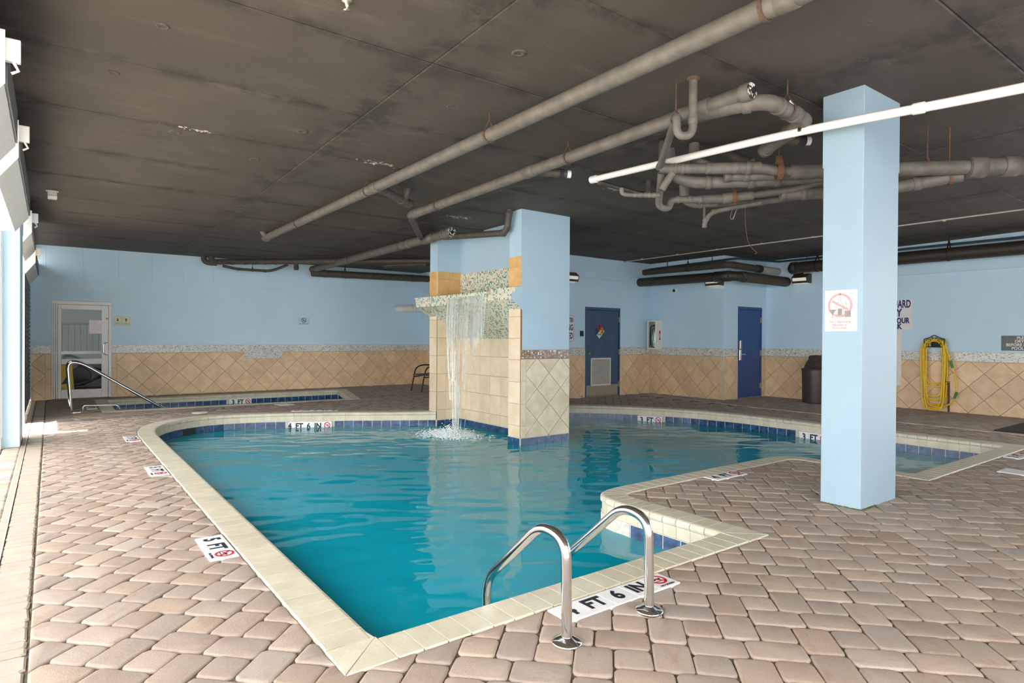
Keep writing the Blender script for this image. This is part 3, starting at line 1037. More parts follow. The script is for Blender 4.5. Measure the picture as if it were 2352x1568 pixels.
def wall(name, fr, L, H, opening=None, wains=(), thick=0.16, aref=0.0, borders=(), blocks=None):
    mb = MB()
    if opening:
        a0, a1, zt = opening
        fr.rect(mb, 0, a0, -0.05, H, -thick, 0); fr.rect(mb, a1, L, -0.05, H, -thick, 0); fr.rect(mb, a0, a1, zt, H, -thick, 0)
    else:
        fr.rect(mb, 0, L, -0.05, H, -thick, 0)
    w = struct(name, mb, 'blue')
    bed = MB(); chipm = MB()
    for (a0, a1) in wains:
        fr.rect(bed, a0, a1, 0.0, MB0 + 0.002, 0, 0.006)
        b0, b1 = a0, a1
        for (s0, s1) in borders:
            if s0 >= a0 - 1e-6 and s1 <= a1 + 1e-6:
                rect_tiles(w, fr, s0, s1, 0.0, MB0, [], [0.3, 0.6], 'wtile', name='border_tile')
                if abs(s0 - a0) < 1e-6: b0 = s1
                if abs(s1 - a1) < 1e-6: b1 = s0
        diag_tiles(w, fr, b0, b1, 0.0, MB0, 0.232, aref, 0.01, 'wtile')
        chip_field(chipm, fr, a0, a1, MB0 + 0.008, MT - 0.006, 0.003, 0.009, 0.022, 0.0155, 0.003, 0.5)
    bed.build('tile_mortar', 'tgrout', w)
    bed2 = MB()
    for (a0, a1) in wains:
        fr.rect(bed2, a0, a1, MB0 + 0.002, MT, 0, 0.006)
    bed2.build('mosaic_grout', 'grout', w)
    chipm.build('mosaic_band', 'mosaic', w, kind='stuff')
    if blocks:
        zb, seq = blocks
        for i in range(len(seq) - 1):
            mb = MB(); fr.rect(mb, seq[i] + 0.004, seq[i + 1] - 0.004, zb, H, 0.0, 0.007, 0.006)
            mb.build('concrete_block', 'blue', w)
    return w

FB = Fr((-0.62, 15.2, 0), (1, 0, 0), (0, 0, 1))             # long far wall, seen from the pool
wall_back = wall('wall_back', FB, 8.85, 3.1, (0.63, 1.63, 1.955), [(0.0, 0.63), (1.63, 8.77)], aref=2.17, borders=[(0.54, 0.63), (1.63, 1.72)],
                 blocks=(2.40, [0.0, 0.55, 1.15, 1.75, 2.35, 2.95, 3.55, 4.15, 4.75, 5.35, 5.95, 6.55, 7.15, 7.75, 8.35, 8.77]))
dropm = MB(); FB.rect(dropm, 4.20, 5.07, 0.745, 0.91, 0.0, 0.012)
dropm.build('mosaic_drop_grout', 'grout', wall_back)
dm = MB(); chip_field(dm, FB, 4.215, 5.055, 0.76, 0.912, 0.010, 0.015, 0.022, 0.0155, 0.003, 0.5)
dm.build('mosaic_drop', 'mosaic', wall_back, kind='stuff')
FI = Fr((8.15, 15.2, 0), (0, -1, 0), (0, 0, 1))             # return wall facing the open side
wall_inner = wall('wall_inner', FI, 5.395, 3.1, None, [(0.012, 5.39)], aref=0.2)
FD = Fr((8.155, 9.8, 0), (1, 0, 0), (0, 0, 1))
wall_rear = wall('wall_rear', FD, 3.2, 3.12, (1.10, 2.17, 1.955), [(0.012, 1.10), (2.17, 3.19)], aref=0.75, borders=[(1.02, 1.10), (2.17, 2.25)])
FC = Fr((11.35, 9.8, 0), (0, -1, 0), (0, 0, 1))
wall_corner = wall('wall_corner', FC, 1.995, 3.12, None, [(0.012, 1.99)], aref=0.42, borders=[(1.91, 1.99)])
FE = Fr((11.355, 7.8, 0), (1, 0, 0), (0, 0, 1))
wall_recess = wall('wall_recess', FE, 1.6, 3.12, (0.49, 1.39, 1.98), [(0.005, 0.49), (1.39, 1.545)], aref=0.2)
FR_ = Fr((12.92, 7.8, 0), (0, -1, 0), (0, 0, 1))
wall_right = wall('wall_right', FR_, 6.6, 3.2, None, [(0.012, 6.59)], aref=3.62)
FZ = Fr((13.0, -3.1, 0), (-1, 0, 0), (0, 0, 1))
wall_front_added = wall('wall_front_added', FZ, 8.2, 3.2, None, [(0.012, 8.19)], aref=0.3)  # unseen wall behind the camera, put in to cut the front light
# painted ledges where the upper courses of the side walls step out
for nm, fr, a0, a1, z0, z1, n1 in (('ledge', FC, -0.02, 2.03, 2.335, 2.395, 0.035), ('ledge', FC, 0.0, 2.02, 2.395, 3.1, 0.02), ('ledge', FD, 0.0, 3.2, 2.40, 3.1, 0.016), ('ledge', FE, 0.0, 1.57, 2.36, 3.1, 0.016), ('ledge', FR_, 0.0, 6.6, 2.42, 3.2, 0.016)):
    mb = MB(); fr.rect(mb, a0, a1, z0, z1, -0.01, n1, 0.004)
    mb.build(nm, 'blue', {'F': None, FC: wall_corner, FD: wall_rear, FE: wall_recess, FR_: wall_right}[fr])

# ------------------------------------------------------------ the waterfall pillar standing in the pool
PX0, PX1, PXB = 5.285, 5.75, 6.19      # pier faces, recess face, back
PY0, PY1, PY2, PY3 = 6.90, 7.18, 9.25, 9.50
pil = thing('waterfall_pillar', 'wide tiled pillar standing in the pool with a mosaic waterfall ledge', 'pillar', (5.7, 8.2, -0.235))
zt = 3.13
zb = -1.75
core = MB()
def cshape(x0, xr, xb, y0, y1, y2, y3):
    return [(x0, y0), (xb, y0), (xb, y3), (x0, y3), (x0, y2), (xr, y2), (xr, y1), (x0, y1)]
cs = cshape(PX0, PX1, PXB, PY0, PY1, PY2, PY3)
k = len(cs)
core.add([(x, y, zb) for x, y in cs] + [(x, y, zt) for x, y in cs], [(i, (i + 1) % k, k + (i + 1) % k, k + i) for i in range(k)])
core.build('pillar_core', 'bluepillardim', pil)
# faces
Ff = Fr((PX0, PY0, 0), (1, 0, 0), (0, 0, 1))           # towards the open deck
Fn = Fr((PX0, PY1, 0), (0, -1, 0), (0, 0, 1))          # narrow pier face, towards the open side
Fp = Fr((PX0, PY3, 0), (0, -1, 0), (0, 0, 1))          # far pier face
Fs = Fr((PX0, PY2, 0), (1, 0, 0), (0, 0, 1))           # inner side of the far pier
Fw = Fr((PX1, PY2, 0), (0, -1, 0), (0, 0, 1))          # recess wall
WF = PXB - PX0
TT = -0.138
mb = MB(); Ff.rect(mb, 0, WF, TT, 1.105, -0.02, 0.004); mb.build('tile_mortar', 'tgrout', pil)
rect_tiles(pil, Ff, 0.002, 0.085, TT + 0.004, 0.975, [], [0.03, 0.345, 0.66], 'ptile', 0.002, 0.012)
diag_tiles(pil, Ff, 0.085, WF, TT + 0.004, 0.975, 0.222, 0.51, 0.55, 'ptile', 0.002, 0.012)
cmb = MB(); chip_field(cmb, Ff, 0.0, WF, 0.985, 1.10, 0.003, 0.012, 0.023, 0.023, 0.003, 0.0, False)
cmb.build('mosaic_band', 'mosaicbrown', pil, kind='stuff')
JZ = [0.037, 0.345, 0.653, 0.965, 1.267, 1.572]
GW = 0.0045
for fr, L, avals, top in ((Fn, PY1 - PY0, [], 1.683), (Fp, PY3 - PY2, [], 1.645), (Fs, PX1 - PX0, [0.17], 1.72), (Fw, PY2 - PY1, [0.05, 0.345, 0.64, 0.935, 1.23, 1.525, 1.82], 1.262)):
    lo = 0.0 if fr is Fp else TT
    mb = MB(); fr.rect(mb, 0, L, lo, top, -0.02, 0.004); mb.build('tile_mortar', 'tgrout', pil)
    rect_tiles(pil, fr, 0.003, L - 0.003, lo + 0.004, top, avals, JZ, 'ftile', 0.002, 0.010, gap=GW)
for fr, L, avals, lo, hi in ((Fn, PY1 - PY0, [], 2.00, 2.425), (Fp, PY3 - PY2, [], 1.95, 2.40), (Fs, PX1 - PX0, [0.23], 1.75, 2.40)):
    mb = MB(); fr.rect(mb, 0, L, lo, hi, -0.02, 0.004); mb.build('tile_mortar', 'grout', pil)
    rect_tiles(pil, fr, 0.003, L - 0.003, lo, hi, avals, [2.27], 'atile', 0.002, 0.012)
mb = MB(); Fw.rect(mb, 0, PY2 - PY1, 1.85, 2.375, -0.02, 0.004); mb.build('mosaic_grout', 'grout', pil)
cmb = MB(); chip_field(cmb, Fw, 0.0, PY2 - PY1, 1.85, 2.37, 0.003, 0.010, 0.019, 0.026, 0.003, 0.0, False)
cmb.build('mosaic_backsplash', 'mosaicgreen', pil, kind='stuff')
# waterline tiles round the pillar
for fr, L in ((Ff, WF), (Fn, PY1 - PY0), (Fs, PX1 - PX0), (Fw, PY2 - PY1)):
    n = max(1, round(L / 0.155))
    mb = MB(); fr.rect(mb, -0.006, L + 0.006, TT - 0.16, TT + 0.004, -0.02, 0.008); mb.build('tile_grout', 'grout', pil)
    for i in range(n):
        mb = MB(); fr.rect(mb, L * i / n + 0.004, L * (i + 1) / n - 0.004, TT - 0.154, TT - 0.002, 0.006, 0.016, 0.002)
        mb.build('waterline_tile', 'pooltile', pil)
# the ledge: an overhanging basin clad in small green and cream chips
def lip(y):
    """distance of the lip edge out from the pier faces: slightly wider at the far end"""
    f = (y - PY0) / (PY3 + 0.03 - PY0)
    return 0.175 + 0.10 * f
def ledge_profile(y, raised):
    e = lip(y)
    x0 = PX0 - e
    if raised:
        up_ = [(x0 + 0.075, 1.985), (x0 + 0.065, 1.905), (x0 + 0.012, 1.90), (x0 + 0.0, 1.815)]
    else:
        up_ = [(x0 + 0.0, 1.945), (x0 + 0.0, 1.872), (x0 + 0.018, 1.868), (x0 + 0.026, 1.79)]
    b = up_[-1]
    low = [(b[0] + (PX1 - b[0]) * s, b[1] + (1.262 - b[1]) * (s ** 1.12)) for s in (0.12, 0.25, 0.4, 0.55, 0.7, 0.85, 1.0)]
    return up_ + low
led = MB()
YR = 7.47
for (ya, yb, raised) in ((PY0 + 0.008, YR, True), (YR, PY3 + 0.03, False)):
    rings = []
    for s in range(5):
        y = ya + (yb - ya) * s / 4
        p = ledge_profile(y, raised)
        tz = p[0][1]
        rings.append([(x, y, z) for x, z in p] + [(PX1, y, tz - 0.05), (p[0][0] + 0.06, y, tz - 0.05), (p[0][0] + 0.055, y, tz)])
    led.loft(rings, smooth=False)
ledo = led.build('ledge', 'grout', pil)
cm_ = MB()
def ledge_chips(ya, yb, raised):
    ny = int((yb - ya) / 0.026)
    for r in range(ny):
        y0 = ya + (yb - ya) * r / ny + 0.0015; y1 = ya + (yb - ya) * (r + 1) / ny - 0.0015
        P0, P1 = ledge_profile(y0, raised), ledge_profile(y1, raised)
        for a in range(len(P0) - 1):
            A0, A1 = np.array(P0[a]), np.array(P0[a + 1]); B0, B1 = np.array(P1[a]), np.array(P1[a + 1])
            l = np.hypot(*(A1 - A0))
            if l < 0.02:
                continue
            m = max(1, int(round(l / 0.024)))
            d = (A1 - A0) / l; nn = np.array((d[1], -d[0]))
            if nn[0] > 0 and abs(nn[0]) > abs(nn[1]) or nn[1] > 0.5:
                nn = -nn
            if nn[0] > 0.01 and nn[1] > 0:
                nn = -nn
            for b in range(m):
                f0, f1 = (b + 0.07) / m, (b + 0.93) / m
                sh = 0.0
                p0 = A0 + (A1 - A0) * f0 + nn * 0.004; p1 = A0 + (A1 - A0) * f1 + nn * 0.004
                q0 = B0 + (B1 - B0) * f0 + nn * 0.004; q1 = B0 + (B1 - B0) * f1 + nn * 0.004
                if max(p0[0], p1[0]) > PX0 - 0.002 and (y0 < PY1 or y1 > PY2):
                    continue
                cm_.quad((p0[0], y0, p0[1]), (q0[0], y1, q0[1]), (q1[0], y1, q1[1]), (p1[0], y0, p1[1]))
ledge_chips(PY0, YR, True); ledge_chips(YR, PY3 + 0.03, False)
# far end cap chips
Fe = Fr((0, PY3 + 0.031, 0), (-1, 0, 0), (0, 0, 1))
cm_.build('mosaic_ledge', 'mosaicgreen', ledo, kind='stuff')
endm = MB()
p = ledge_profile(PY0, True)
poly = [(x, z) for x, z in p if x <= PX0 + 0.02]
poly = [q for q in poly] + [(PX0 + 0.02, 1.66), (PX0 + 0.02, 1.985)]
endm.add([(x, PY0 - 0.004, z) for x, z in poly] + [(x, PY0 + 0.01, z) for x, z in poly], [tuple(range(len(poly))), tuple(range(2 * len(poly) - 1, len(poly) - 1, -1))] + [(i, (i + 1) % len(poly), len(poly) + (i + 1) % len(poly), len(poly) + i) for i in range(len(poly))])
endm.build('ledge_end', 'bluepillardim', ledo)
# the sheet of falling water and its foam
fm = MB()
def strand(y0, y1, zend, spread, thick=0.004, n=14):
    """a ribbon of water leaving the lip between y0 and y1, narrowing as it falls to zend"""
    rings = []
    m = 24 if y1 - y0 > 0.5 else 5
    rag = [random.uniform(-0.16, 0.12) if m > 9 else 0.0 for _ in range(m + 1)]
    for s in range(n + 1):
        f = s / n
        yc_ = (y0 + y1) / 2
        w = (y1 - y0) / 2 * (1 - (1 - spread) * f ** 0.8)
        row = []
        for j in range(m + 1):
            g = -1 + 2 * j / m
            z = 1.90 + (zend + rag[j] - 1.90) * f
            d = 1.90 - z
            x = PX0 - lip(yc_) - 0.012 - 0.035 * math.sqrt(max(d, 0))
            row.append((x + 0.010 * math.sin(60.0 * g * (y1 - y0) + 3.1 * y0 + 2 * f), yc_ + 0.5 * max(0.0, d - 0.45) / 1.6 * (8.06 - yc_) + w * g + 0.006 * math.sin(9 * d + 5 * y0), z))
        back = [(p[0] + thick, p[1], p[2]) for p in row][::-1]
        rings.append(row + back)
    fm.loft(rings, smooth=True)
strand(7.44, 8.54, 1.22, 0.98)
for q in range(40):
    y0 = random.uniform(7.6, 8.48); w = random.uniform(0.010, 0.05) if y0 > 7.85 else random.uniform(0.006, 0.016)
    ze = random.choice((-0.25, -0.25, -0.25, 0.6, 0.3)) if y0 > 7.8 else random.choice((1.1, 0.9, 0.8))
    strand(y0, y0 + w, ze, random.uniform(0.25, 0.8), 0.003)
fm.build('falling_water', 'fall', pil, kind='stuff')
fo = MB()
ico = [(0, 0, 1), (0.89, 0, 0.45), (0.28, 0.85, 0.45), (-0.72, 0.53, 0.45), (-0.72, -0.53, 0.45), (0.28, -0.85, 0.45), (0.72, 0.53, -0.45), (-0.28, 0.85, -0.45), (-0.89, 0, -0.45), (-0.28, -0.85, -0.45), (0.72, -0.53, -0.45), (0, 0, -1)]
icf = [(0, 1, 2), (0, 2, 3), (0, 3, 4), (0, 4, 5), (0, 5, 1), (1, 6, 2), (2, 7, 3), (3, 8, 4), (4, 9, 5), (5, 10, 1), (6, 7, 2), (7, 8, 3), (8, 9, 4), (9, 10, 5), (10, 6, 1), (6, 11, 7), (7, 11, 8), (8, 11, 9), (9, 11, 10), (10, 11, 6)]
for _ in range(5200):
    rr_ = abs(random.gauss(0, 1))
    a = random.uniform(0, 2 * PI)
    x, y = 4.97 + 0.20 * rr_ * math.cos(a), 8.30 + 0.27 * rr_ * math.sin(a)
    if x > PX1 - 0.03:
        continue
    hgt = random.expovariate(1 / 0.035) * math.exp(-rr_ * 0.7) if random.random() < 0.5 else 0.0
    q = random.uniform(0.004, 0.015) * (1.25 - 0.25 * rr_ if rr_ < 2 else 0.7)
    if hgt > 0.02:
        q = random.uniform(0.004, 0.010)
    fl = 0.5 if hgt < 0.02 else 1.0
    fo.add([(x + q * p[0] * 1.3, y + q * p[1] * 1.3, -0.232 + hgt + q * p[2] * fl) for p in ico], icf, True)
fo.build('splash_foam', 'foam', pil, kind='stuff')

# ------------------------------------------------------------ blue column on the deck, posts of the open side
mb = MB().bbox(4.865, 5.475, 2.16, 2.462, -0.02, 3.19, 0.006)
colm = mb.build('column', 'bluecolumndim')
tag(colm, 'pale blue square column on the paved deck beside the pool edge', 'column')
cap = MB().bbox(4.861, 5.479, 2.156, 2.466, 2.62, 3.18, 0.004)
cap.build('column_top', 'bluecolumndim', colm)
moss = MB()
for _ in range(160):
    if random.random() < 0.5:
        x, y = 4.862 + random.uniform(-0.012, 0.003), random.uniform(2.16, 2.45)
    else:
        x, y = random.uniform(4.865, 5.1), 2.157 + random.uniform(-0.012, 0.003)
    q = random.uniform(0.003, 0.008)
    moss.add([(x + q * p[0], y + q * p[1], 0.002 + q * 0.8 * p[2]) for p in ico], icf, True)
moss.build('moss', M.setdefault('moss', mottled('green_moss', (96, 104, 58), (70, 78, 44), 60.0, 0.95)), colm, kind='stuff')

mb = MB().bbox(-0.44, -0.28, 9.0, 9.78, -0.02, 3.1, 0.005)
post = mb.build('post', 'blue')
tag(post, 'pale blue post of the open side between two white shutter housings', 'post')
MB().bbox(-0.445, -0.275, 8.995, 9.785, 2.50, 3.09, 0.003).build('post_head', 'blue', post)
fm_ = MB().bbox(-0.50, -0.442, 8.86, 9.02, 0.0, 2.45, 0.004)
o = fm_.build('shutter_track', 'doorframe'); tag(o, 'narrow white upright shutter track beside the pale blue post', 'track')

def hood(y0, y1, z0, z1, label, xa=-0.20, xb=-0.62, brackets=True):
    t = thing('shutter_housing', label, 'shutter', (-0.4, (y0 + y1) / 2, z0), 'roll shutter housings along the open side')
    prof = [(xa, z1), (xa, z0 + 0.17), (xa - 0.12, z0), (xb + 0.10, z0), (xb, z0 + 0.1), (xb, z1)]
    mb = MB().loft([[(x, y, z) for x, z in prof] for y in (y0, y1)], smooth=False)
    mb.build('housing', 'hood', t)
    MB().box(xa + 0.001, xa + 0.012, y0 + 0.12, y1, z0 + 0.19, z1 - 0.03).build('painted_shade_side', 'hoodshade_slatgrey', t)  # grey sheet standing in for the shade on the inner side
    e = [(x * 1.0, z) for x, z in prof]
    cx = sum(x for x, z in e) / 6; cz = sum(z for x, z in e) / 6
    q = [(cx + (x - cx) * 1.03, cz + (z - cz) * 1.03) for x, z in e]
    MB().loft([[(x, y, z) for x, z in q] for y in (y0 - 0.006, y0 + 0.004)], smooth=False).build('end_cap', 'hood', t)
    mb = MB().bbox(xa, xa + 0.07, y0 + 0.02, y0 + 0.06, z1 - 0.14, z1 - 0.02, 0.004)
    mb.tube([(xa + 0.04, y0 + 0.04, z1 - 0.14), (xa + 0.06, y0 + 0.04, z1 - 0.18), (xa + 0.03, y0 + 0.04, z1 - 0.2)], 0.008, 8)
    mb.build('bracket', 'hood', t)
    return t
hood(4.2, 5.55, 2.42, 2.86, 'white roll shutter housing cut off by the picture edge, highest in view')
hood(5.9, 8.85, 2.42, 2.86, 'white roll shutter housing with its shaded side painted grey, in front of the blue post')
hood(9.95, 12.2, 2.40, 2.84, 'white roll shutter housing with pale end cap, just beyond the blue post')
hood(12.3, 15.19, 2.24, 2.66, 'white lower-hung roll shutter housing at the wall with the glass door')
mb = MB().bbox(-0.37, -0.31, -1.7, 15.2, 2.78, 3.2, 0.004)
struct('trim_added_1', mb, 'slab')  # hidden fascia added to shut out sky light above the housings
sh = thing('roll_shutter', 'lowered grey slatted roll shutter beside the far tiled wall', 'shutter', (-0.33, 13.4, 0))
for k in range(29):
    z = 0.03 + k * 0.076
    mb = MB().loft([[(-0.345, y, z), (-0.318, y, z + 0.02), (-0.318, y, z + 0.055), (-0.345, y, z + 0.0765)] for y in (11.35, 15.19)], smooth=False)
    mb.build('slat', 'hoodshade_slatgrey', sh)
for y in (11.32, 15.165):
    MB().bbox(-0.36, -0.30, y - 0.03, y + 0.03, 0.0, 2.3, 0.003).build('guide_rail', 'blue', sh)
MB().box(-9.0, -0.63, -4.0, 20.0, -0.12, -0.03).build('terrace', 'terrace', None, label='pale concrete terrace outside the open side of the room', category='terrace')

# trench drain along the open side, and across the far deck
def drain(name, label, pts, w):
    t = thing(name, label, 'drain', (*pts[0], 0))
    mb = MB(); sl = MB()
    for (a, b) in zip(pts[:-1], pts[1:]):
        a, b = np.array(a), np.array(b); d = (b - a) / np.hypot(*(b - a)); n = np.array((-d[1], d[0])) * w / 2
        P = [tuple(a - n), tuple(b - n), tuple(b + n), tuple(a + n)]
        if area(P) < 0: P = P[::-1]
        mb.prism(P, -0.03, 0.004)
        L = np.hypot(*(b - a)); k = 0.02
        while k < L - 0.02:
            c = a + d * k
            Q = [tuple(c - n * 0.6 - d * 0.003), tuple(c - n * 0.6 + d * 0.003), tuple(c + n * 0.6 + d * 0.003), tuple(c + n * 0.6 - d * 0.003)]
            if area(Q) < 0: Q = Q[::-1]
            sl.prism(Q, 0.0035, 0.0046)
            k += 0.03
    mb.build('drain_body', 'drain', t)
    sl.build('drain_slot', M.setdefault('drainslot', mottled('drain_slot', (150, 132, 116), (140, 122, 106), 10.0, 0.9)), t, kind='stuff')
drain('trench_drain', 'long pale strip drain beside the open side posts', [(-0.25, -1.0), (-0.25, 15.1)], 0.046)
drain('trench_drain', 'thin pale strip drain across the far deck below the hose', [(10.60, 1.0), (10.60, 6.8), (11.05, 9.6)], 0.035)

# ------------------------------------------------------------ doors
def hinge(p, d, parent):
    f = Fr(*d)
# glass door in the far wall
d1 = bpy.data.objects.new('door_1', None); COL.objects.link(d1); d1.location = (0.51, 15.2, 0); d1['kind'] = 'structure'
def bar_(parent, name, mat, x0, x1, z0, z1, y0, y1, c=0.004):
    return MB().bbox(x0, x1, y0, y1, z0, z1, c).build(name, mat, parent)
frm = MB()
bar_(d1, 'frame_head', 'doorframe', 0.012, 1.008, 1.885, 1.952, 15.17, 15.30)
bar_(d1, 'frame_jamb', 'doorframe', 0.955, 1.008, 0.0, 1.885, 15.17, 15.30)
for k, x in enumerate((0.012, 0.044, 0.078)):
    bar_(d1, 'frame_jamb', 'doorframe', x, x + 0.028, 0.0, 1.885, 15.165 + 0.008 * k, 15.30)
leaf = bar_(d1, 'door_leaf', 'doorframe', 0.112, 0.168, 0.008, 1.88, 15.19, 15.235)
bar_(leaf, 'stile', 'doorframe', 0.835, 0.948, 0.008, 1.88, 15.19, 15.235)
bar_(leaf, 'top_rail', 'doorframe', 0.168, 0.835, 1.785, 1.88, 15.19, 15.235)
bar_(leaf, 'lock_rail', 'doorframe', 0.168, 0.835, 0.69, 0.80, 15.19, 15.235)
bar_(leaf, 'bottom_rail', 'doorframe', 0.168, 0.835, 0.008, 0.185, 15.19, 15.235)
bar_(leaf, 'glass_pane', 'glass', 0.165, 0.838, 0.795, 1.79, 15.209, 15.215, 0.001)
bar_(leaf, 'glass_pane', 'glass', 0.165, 0.838, 0.18, 0.695, 15.209, 15.215, 0.001)
mb = MB().tube(bend([(0.935, 15.19, 1.125), (0.90, 15.13, 1.12), (0.862, 15.125, 1.09), (0.862, 15.125, 0.91), (0.90, 15.13, 0.875), (0.935, 15.19, 0.87)], 0.03), 0.011, 10)
mb.build('door_handle', 'chrome', leaf)
for x in (0.925, 0.972):
    MB().lathe([(0.0, -0.012), (0.014, -0.012), (0.016, 0.0)], (x, 15.185, 1.615), 12, 'y').build('lock_cylinder', 'brass', leaf)
MB().bbox(0.02, 0.99, 15.14, 15.34, -0.02, 0.012, 0.003).build('threshold', 'tgrout', d1)
f = Fr((0.73, 15.207, 1.445), (1, 0, 0), (0, 0, 1))
nt = thing('door_notice', 'white paper notice with red print taped inside the glass door', 'notice', (0.73, 15.207, 1.44))
mb = MB(); f.rect(mb, -0.105, 0.105, -0.135, 0.135, 0, 0.0015); mb.build('paper', 'sign', nt)
for k, s in enumerate(('POOL IS', 'CLOSED', 'PLEASE USE', 'FRONT DOOR', 'FOR POOL', 'ACCESS')):
    text_mb(s, 0.032, f.at(-0.08, 0.105 - k * 0.042, 0.0016), 'LEFT').build('lettering', 'pinkink', nt)
# the room seen through the glass
FBR = Fr((-0.62, 18.6, 0), (1, 0, 0), (0, 0, 1))
mb = MB(); FBR.rect(mb, 0, 3.4, 0, 3.0, -0.1, 0)
mb.box(2.6, 2.7, 15.36, 18.6, 0, 3.0).box(-0.75, -0.65, 15.36, 18.6, 0, 1.7).box(-0.75, -0.65, 15.36, 18.6, 2.5, 3.0).box(-0.75, -0.65, 16.4, 18.6, 1.7, 2.5)
wx = struct('wall_far', mb, M.setdefault('lobbywall', mottled('lobby_wall', (150, 160, 158), (140, 150, 150), 2.0)))
struct('floor_lobby', MB().box(-0.7, 2.7, 15.36, 18.7, -0.08, 0.0), 'tgrout')
struct('ceiling_lobby', MB().box(-0.7, 2.7, 15.36, 18.7, 3.0, 3.08), 'white')
rl = thing('balustrade', 'dark metal balustrade seen through the glass door', 'railing', (0.6, 16.6, 0))
MB().bbox(-0.3, 2.0, 16.58, 16.62, 1.50, 1.545, 0.003).build('top_rail', 'iron', rl)
MB().bbox(-0.3, 2.0, 16.55, 16.65, 0.86, 0.92, 0.003).build('bottom_rail', 'louver', rl)
for k in range(20):
    MB().box(-0.25 + k * 0.11, -0.232 + k * 0.11, 16.59, 16.61, 0.92, 1.5).build('baluster', 'iron', rl)
ws = thing('wet_floor_sign', 'yellow folding floor sign standing behind the glass door', 'sign', (0.24, 15.6, 0))
for s, y0, y1 in ((-1, 15.50, 15.58), (1, 15.72, 15.64)):
    rings = [[(0.11, y0, 0.0), (0.40, y0, 0.0), (0.40, y0 + 0.02, 0.0), (0.11, y0 + 0.02, 0.0)], [(0.16, y1, 0.66), (0.35, y1, 0.66), (0.35, y1 + 0.02, 0.66), (0.16, y1 + 0.02, 0.66)]]
    MB().loft(rings, smooth=False).build('panel', 'yellow', ws)
f = Fr((0.255, 15.535, 0.34), (1, 0, 0), (0, 0.12, 1))
mb = MB(); f.slab(mb, [(-0.08, -0.06), (0.08, -0.06), (0.0, 0.08)], 0.0, 0.012); mb.build('warning_triangle', 'ink', ws)
eb = thing('exercise_machine', 'dark exercise machine with curved frame behind the glass door', 'machine', (0.95, 17.4, 0))
MB().tube(bend([(0.35, 17.4, 0.1), (0.8, 17.4, 0.22), (1.2, 17.4, 0.5), (1.35, 17.4, 1.25), (1.2, 17.4, 1.4)], 0.2), 0.035, 10).build('frame', 'iron', eb)
MB().tube(bend([(0.5, 17.5, 0.55), (0.9, 17.5, 0.5), (1.5, 17.5, 0.15)], 0.15), 0.03, 10).build('pedal_arm', 'iron', eb)
MB().lathe([(0.0, -0.04), (0.2, -0.04), (0.22, 0.0), (0.2, 0.04), (0.0, 0.04)], (0.55, 17.45, 0.32), 24, 'y').build('flywheel', 'blackplastic', eb)
MB().bbox(1.0, 1.5, 17.2, 17.6, 1.2, 1.35, 0.03).build('console', 'blackplastic', eb)
MB().bbox(0.2, 1.6, 17.2, 17.6, 0.0, 0.07, 0.01).build('base', 'iron', eb)

def flat_door(n, fr, w, h, mat, label_mat):
    d = bpy.data.objects.new('door_%d' % n, None); COL.objects.link(d); d.location = fr.p(w / 2, 0, 0); d['kind'] = 'structure'
    mb = MB(); fr.rect(mb, 0, 0.035, 0, h, -0.12, 0.015, 0.003); mb.build('frame_jamb', mat, d)
    mb = MB(); fr.rect(mb, w - 0.035, w, 0, h, -0.12, 0.015, 0.003); mb.build('frame_jamb', mat, d)
    mb = MB(); fr.rect(mb, 0.035, w - 0.035, h - 0.06, h, -0.12, 0.015, 0.003); mb.build('frame_head', mat, d)
    mb = MB(); fr.rect(mb, 0.039, w - 0.039, 0.012, h - 0.066, -0.05, -0.005, 0.003)
    leaf = mb.build('door_leaf', mat, d)
    mb = MB(); fr.rect(mb, 0.0, w, -0.02, 0.012, -0.14, 0.01); mb.build('threshold', 'steelplate', d)
    for z in (0.25, 0.97, 1.70):
        mb = MB(); fr.rect(mb, w - 0.045, w - 0.018, z - 0.06, z + 0.06, -0.006, 0.022, 0.003)
        mb.build('hinge', 'steelplate', leaf)
    return d, leaf
F2 = Fr((9.25, 9.80, 0), (1, 0, 0), (0, 0, 1))
d2, leaf2 = flat_door(2, F2, 1.07, 1.955, 'doorblue', None)
mb = MB(); F2.rect(mb, 0.045, 1.02, 0.02, 0.25, -0.006, 0.0, 0.001); mb.build('kick_plate', 'steelplate', leaf2)
lv = MB()
for a0, a1, b0, b1 in ((0.175, 0.20, 0.24, 0.845), (0.755, 0.78, 0.24, 0.845), (0.20, 0.755, 0.24, 0.265), (0.20, 0.755, 0.82, 0.845)):
    F2.rect(lv, a0, a1, b0, b1, -0.006, 0.012, 0.002)
lvo = lv.build('louver_frame', 'white', leaf2)
for k in range(20):
    z = 0.27 + k * 0.0275
    mb = MB().add([F2.p(0.20, z, 0.008), F2.p(0.755, z, 0.008), F2.p(0.755, z + 0.022, -0.004), F2.p(0.20, z + 0.022, -0.004), F2.p(0.20, z, 0.005), F2.p(0.755, z, 0.005), F2.p(0.755, z + 0.022, -0.0055), F2.p(0.20, z + 0.022, -0.0055)], [(0, 1, 2, 3), (7, 6, 5, 4), (0, 4, 5, 1), (3, 2, 6, 7)])
    mb.build('louver_slat', 'louver', lvo)
mb = MB().lathe([(0.0, -0.0), (0.030, 0.0), (0.030, -0.008), (0.012, -0.012), (0.012, -0.035), (0.026, -0.042), (0.028, -0.058), (0.018, -0.066), (0.0, -0.068)], F2.p(0.085, 0.945, -0.005), 16, 'y')
mb.build('door_knob', 'brass', leaf2)
F3 = Fr((11.845, 7.80, 0), (1, 0, 0), (0, 0, 1))
d3, leaf3 = flat_door(3, F3, 0.895, 1.98, 'doorroyal', None)
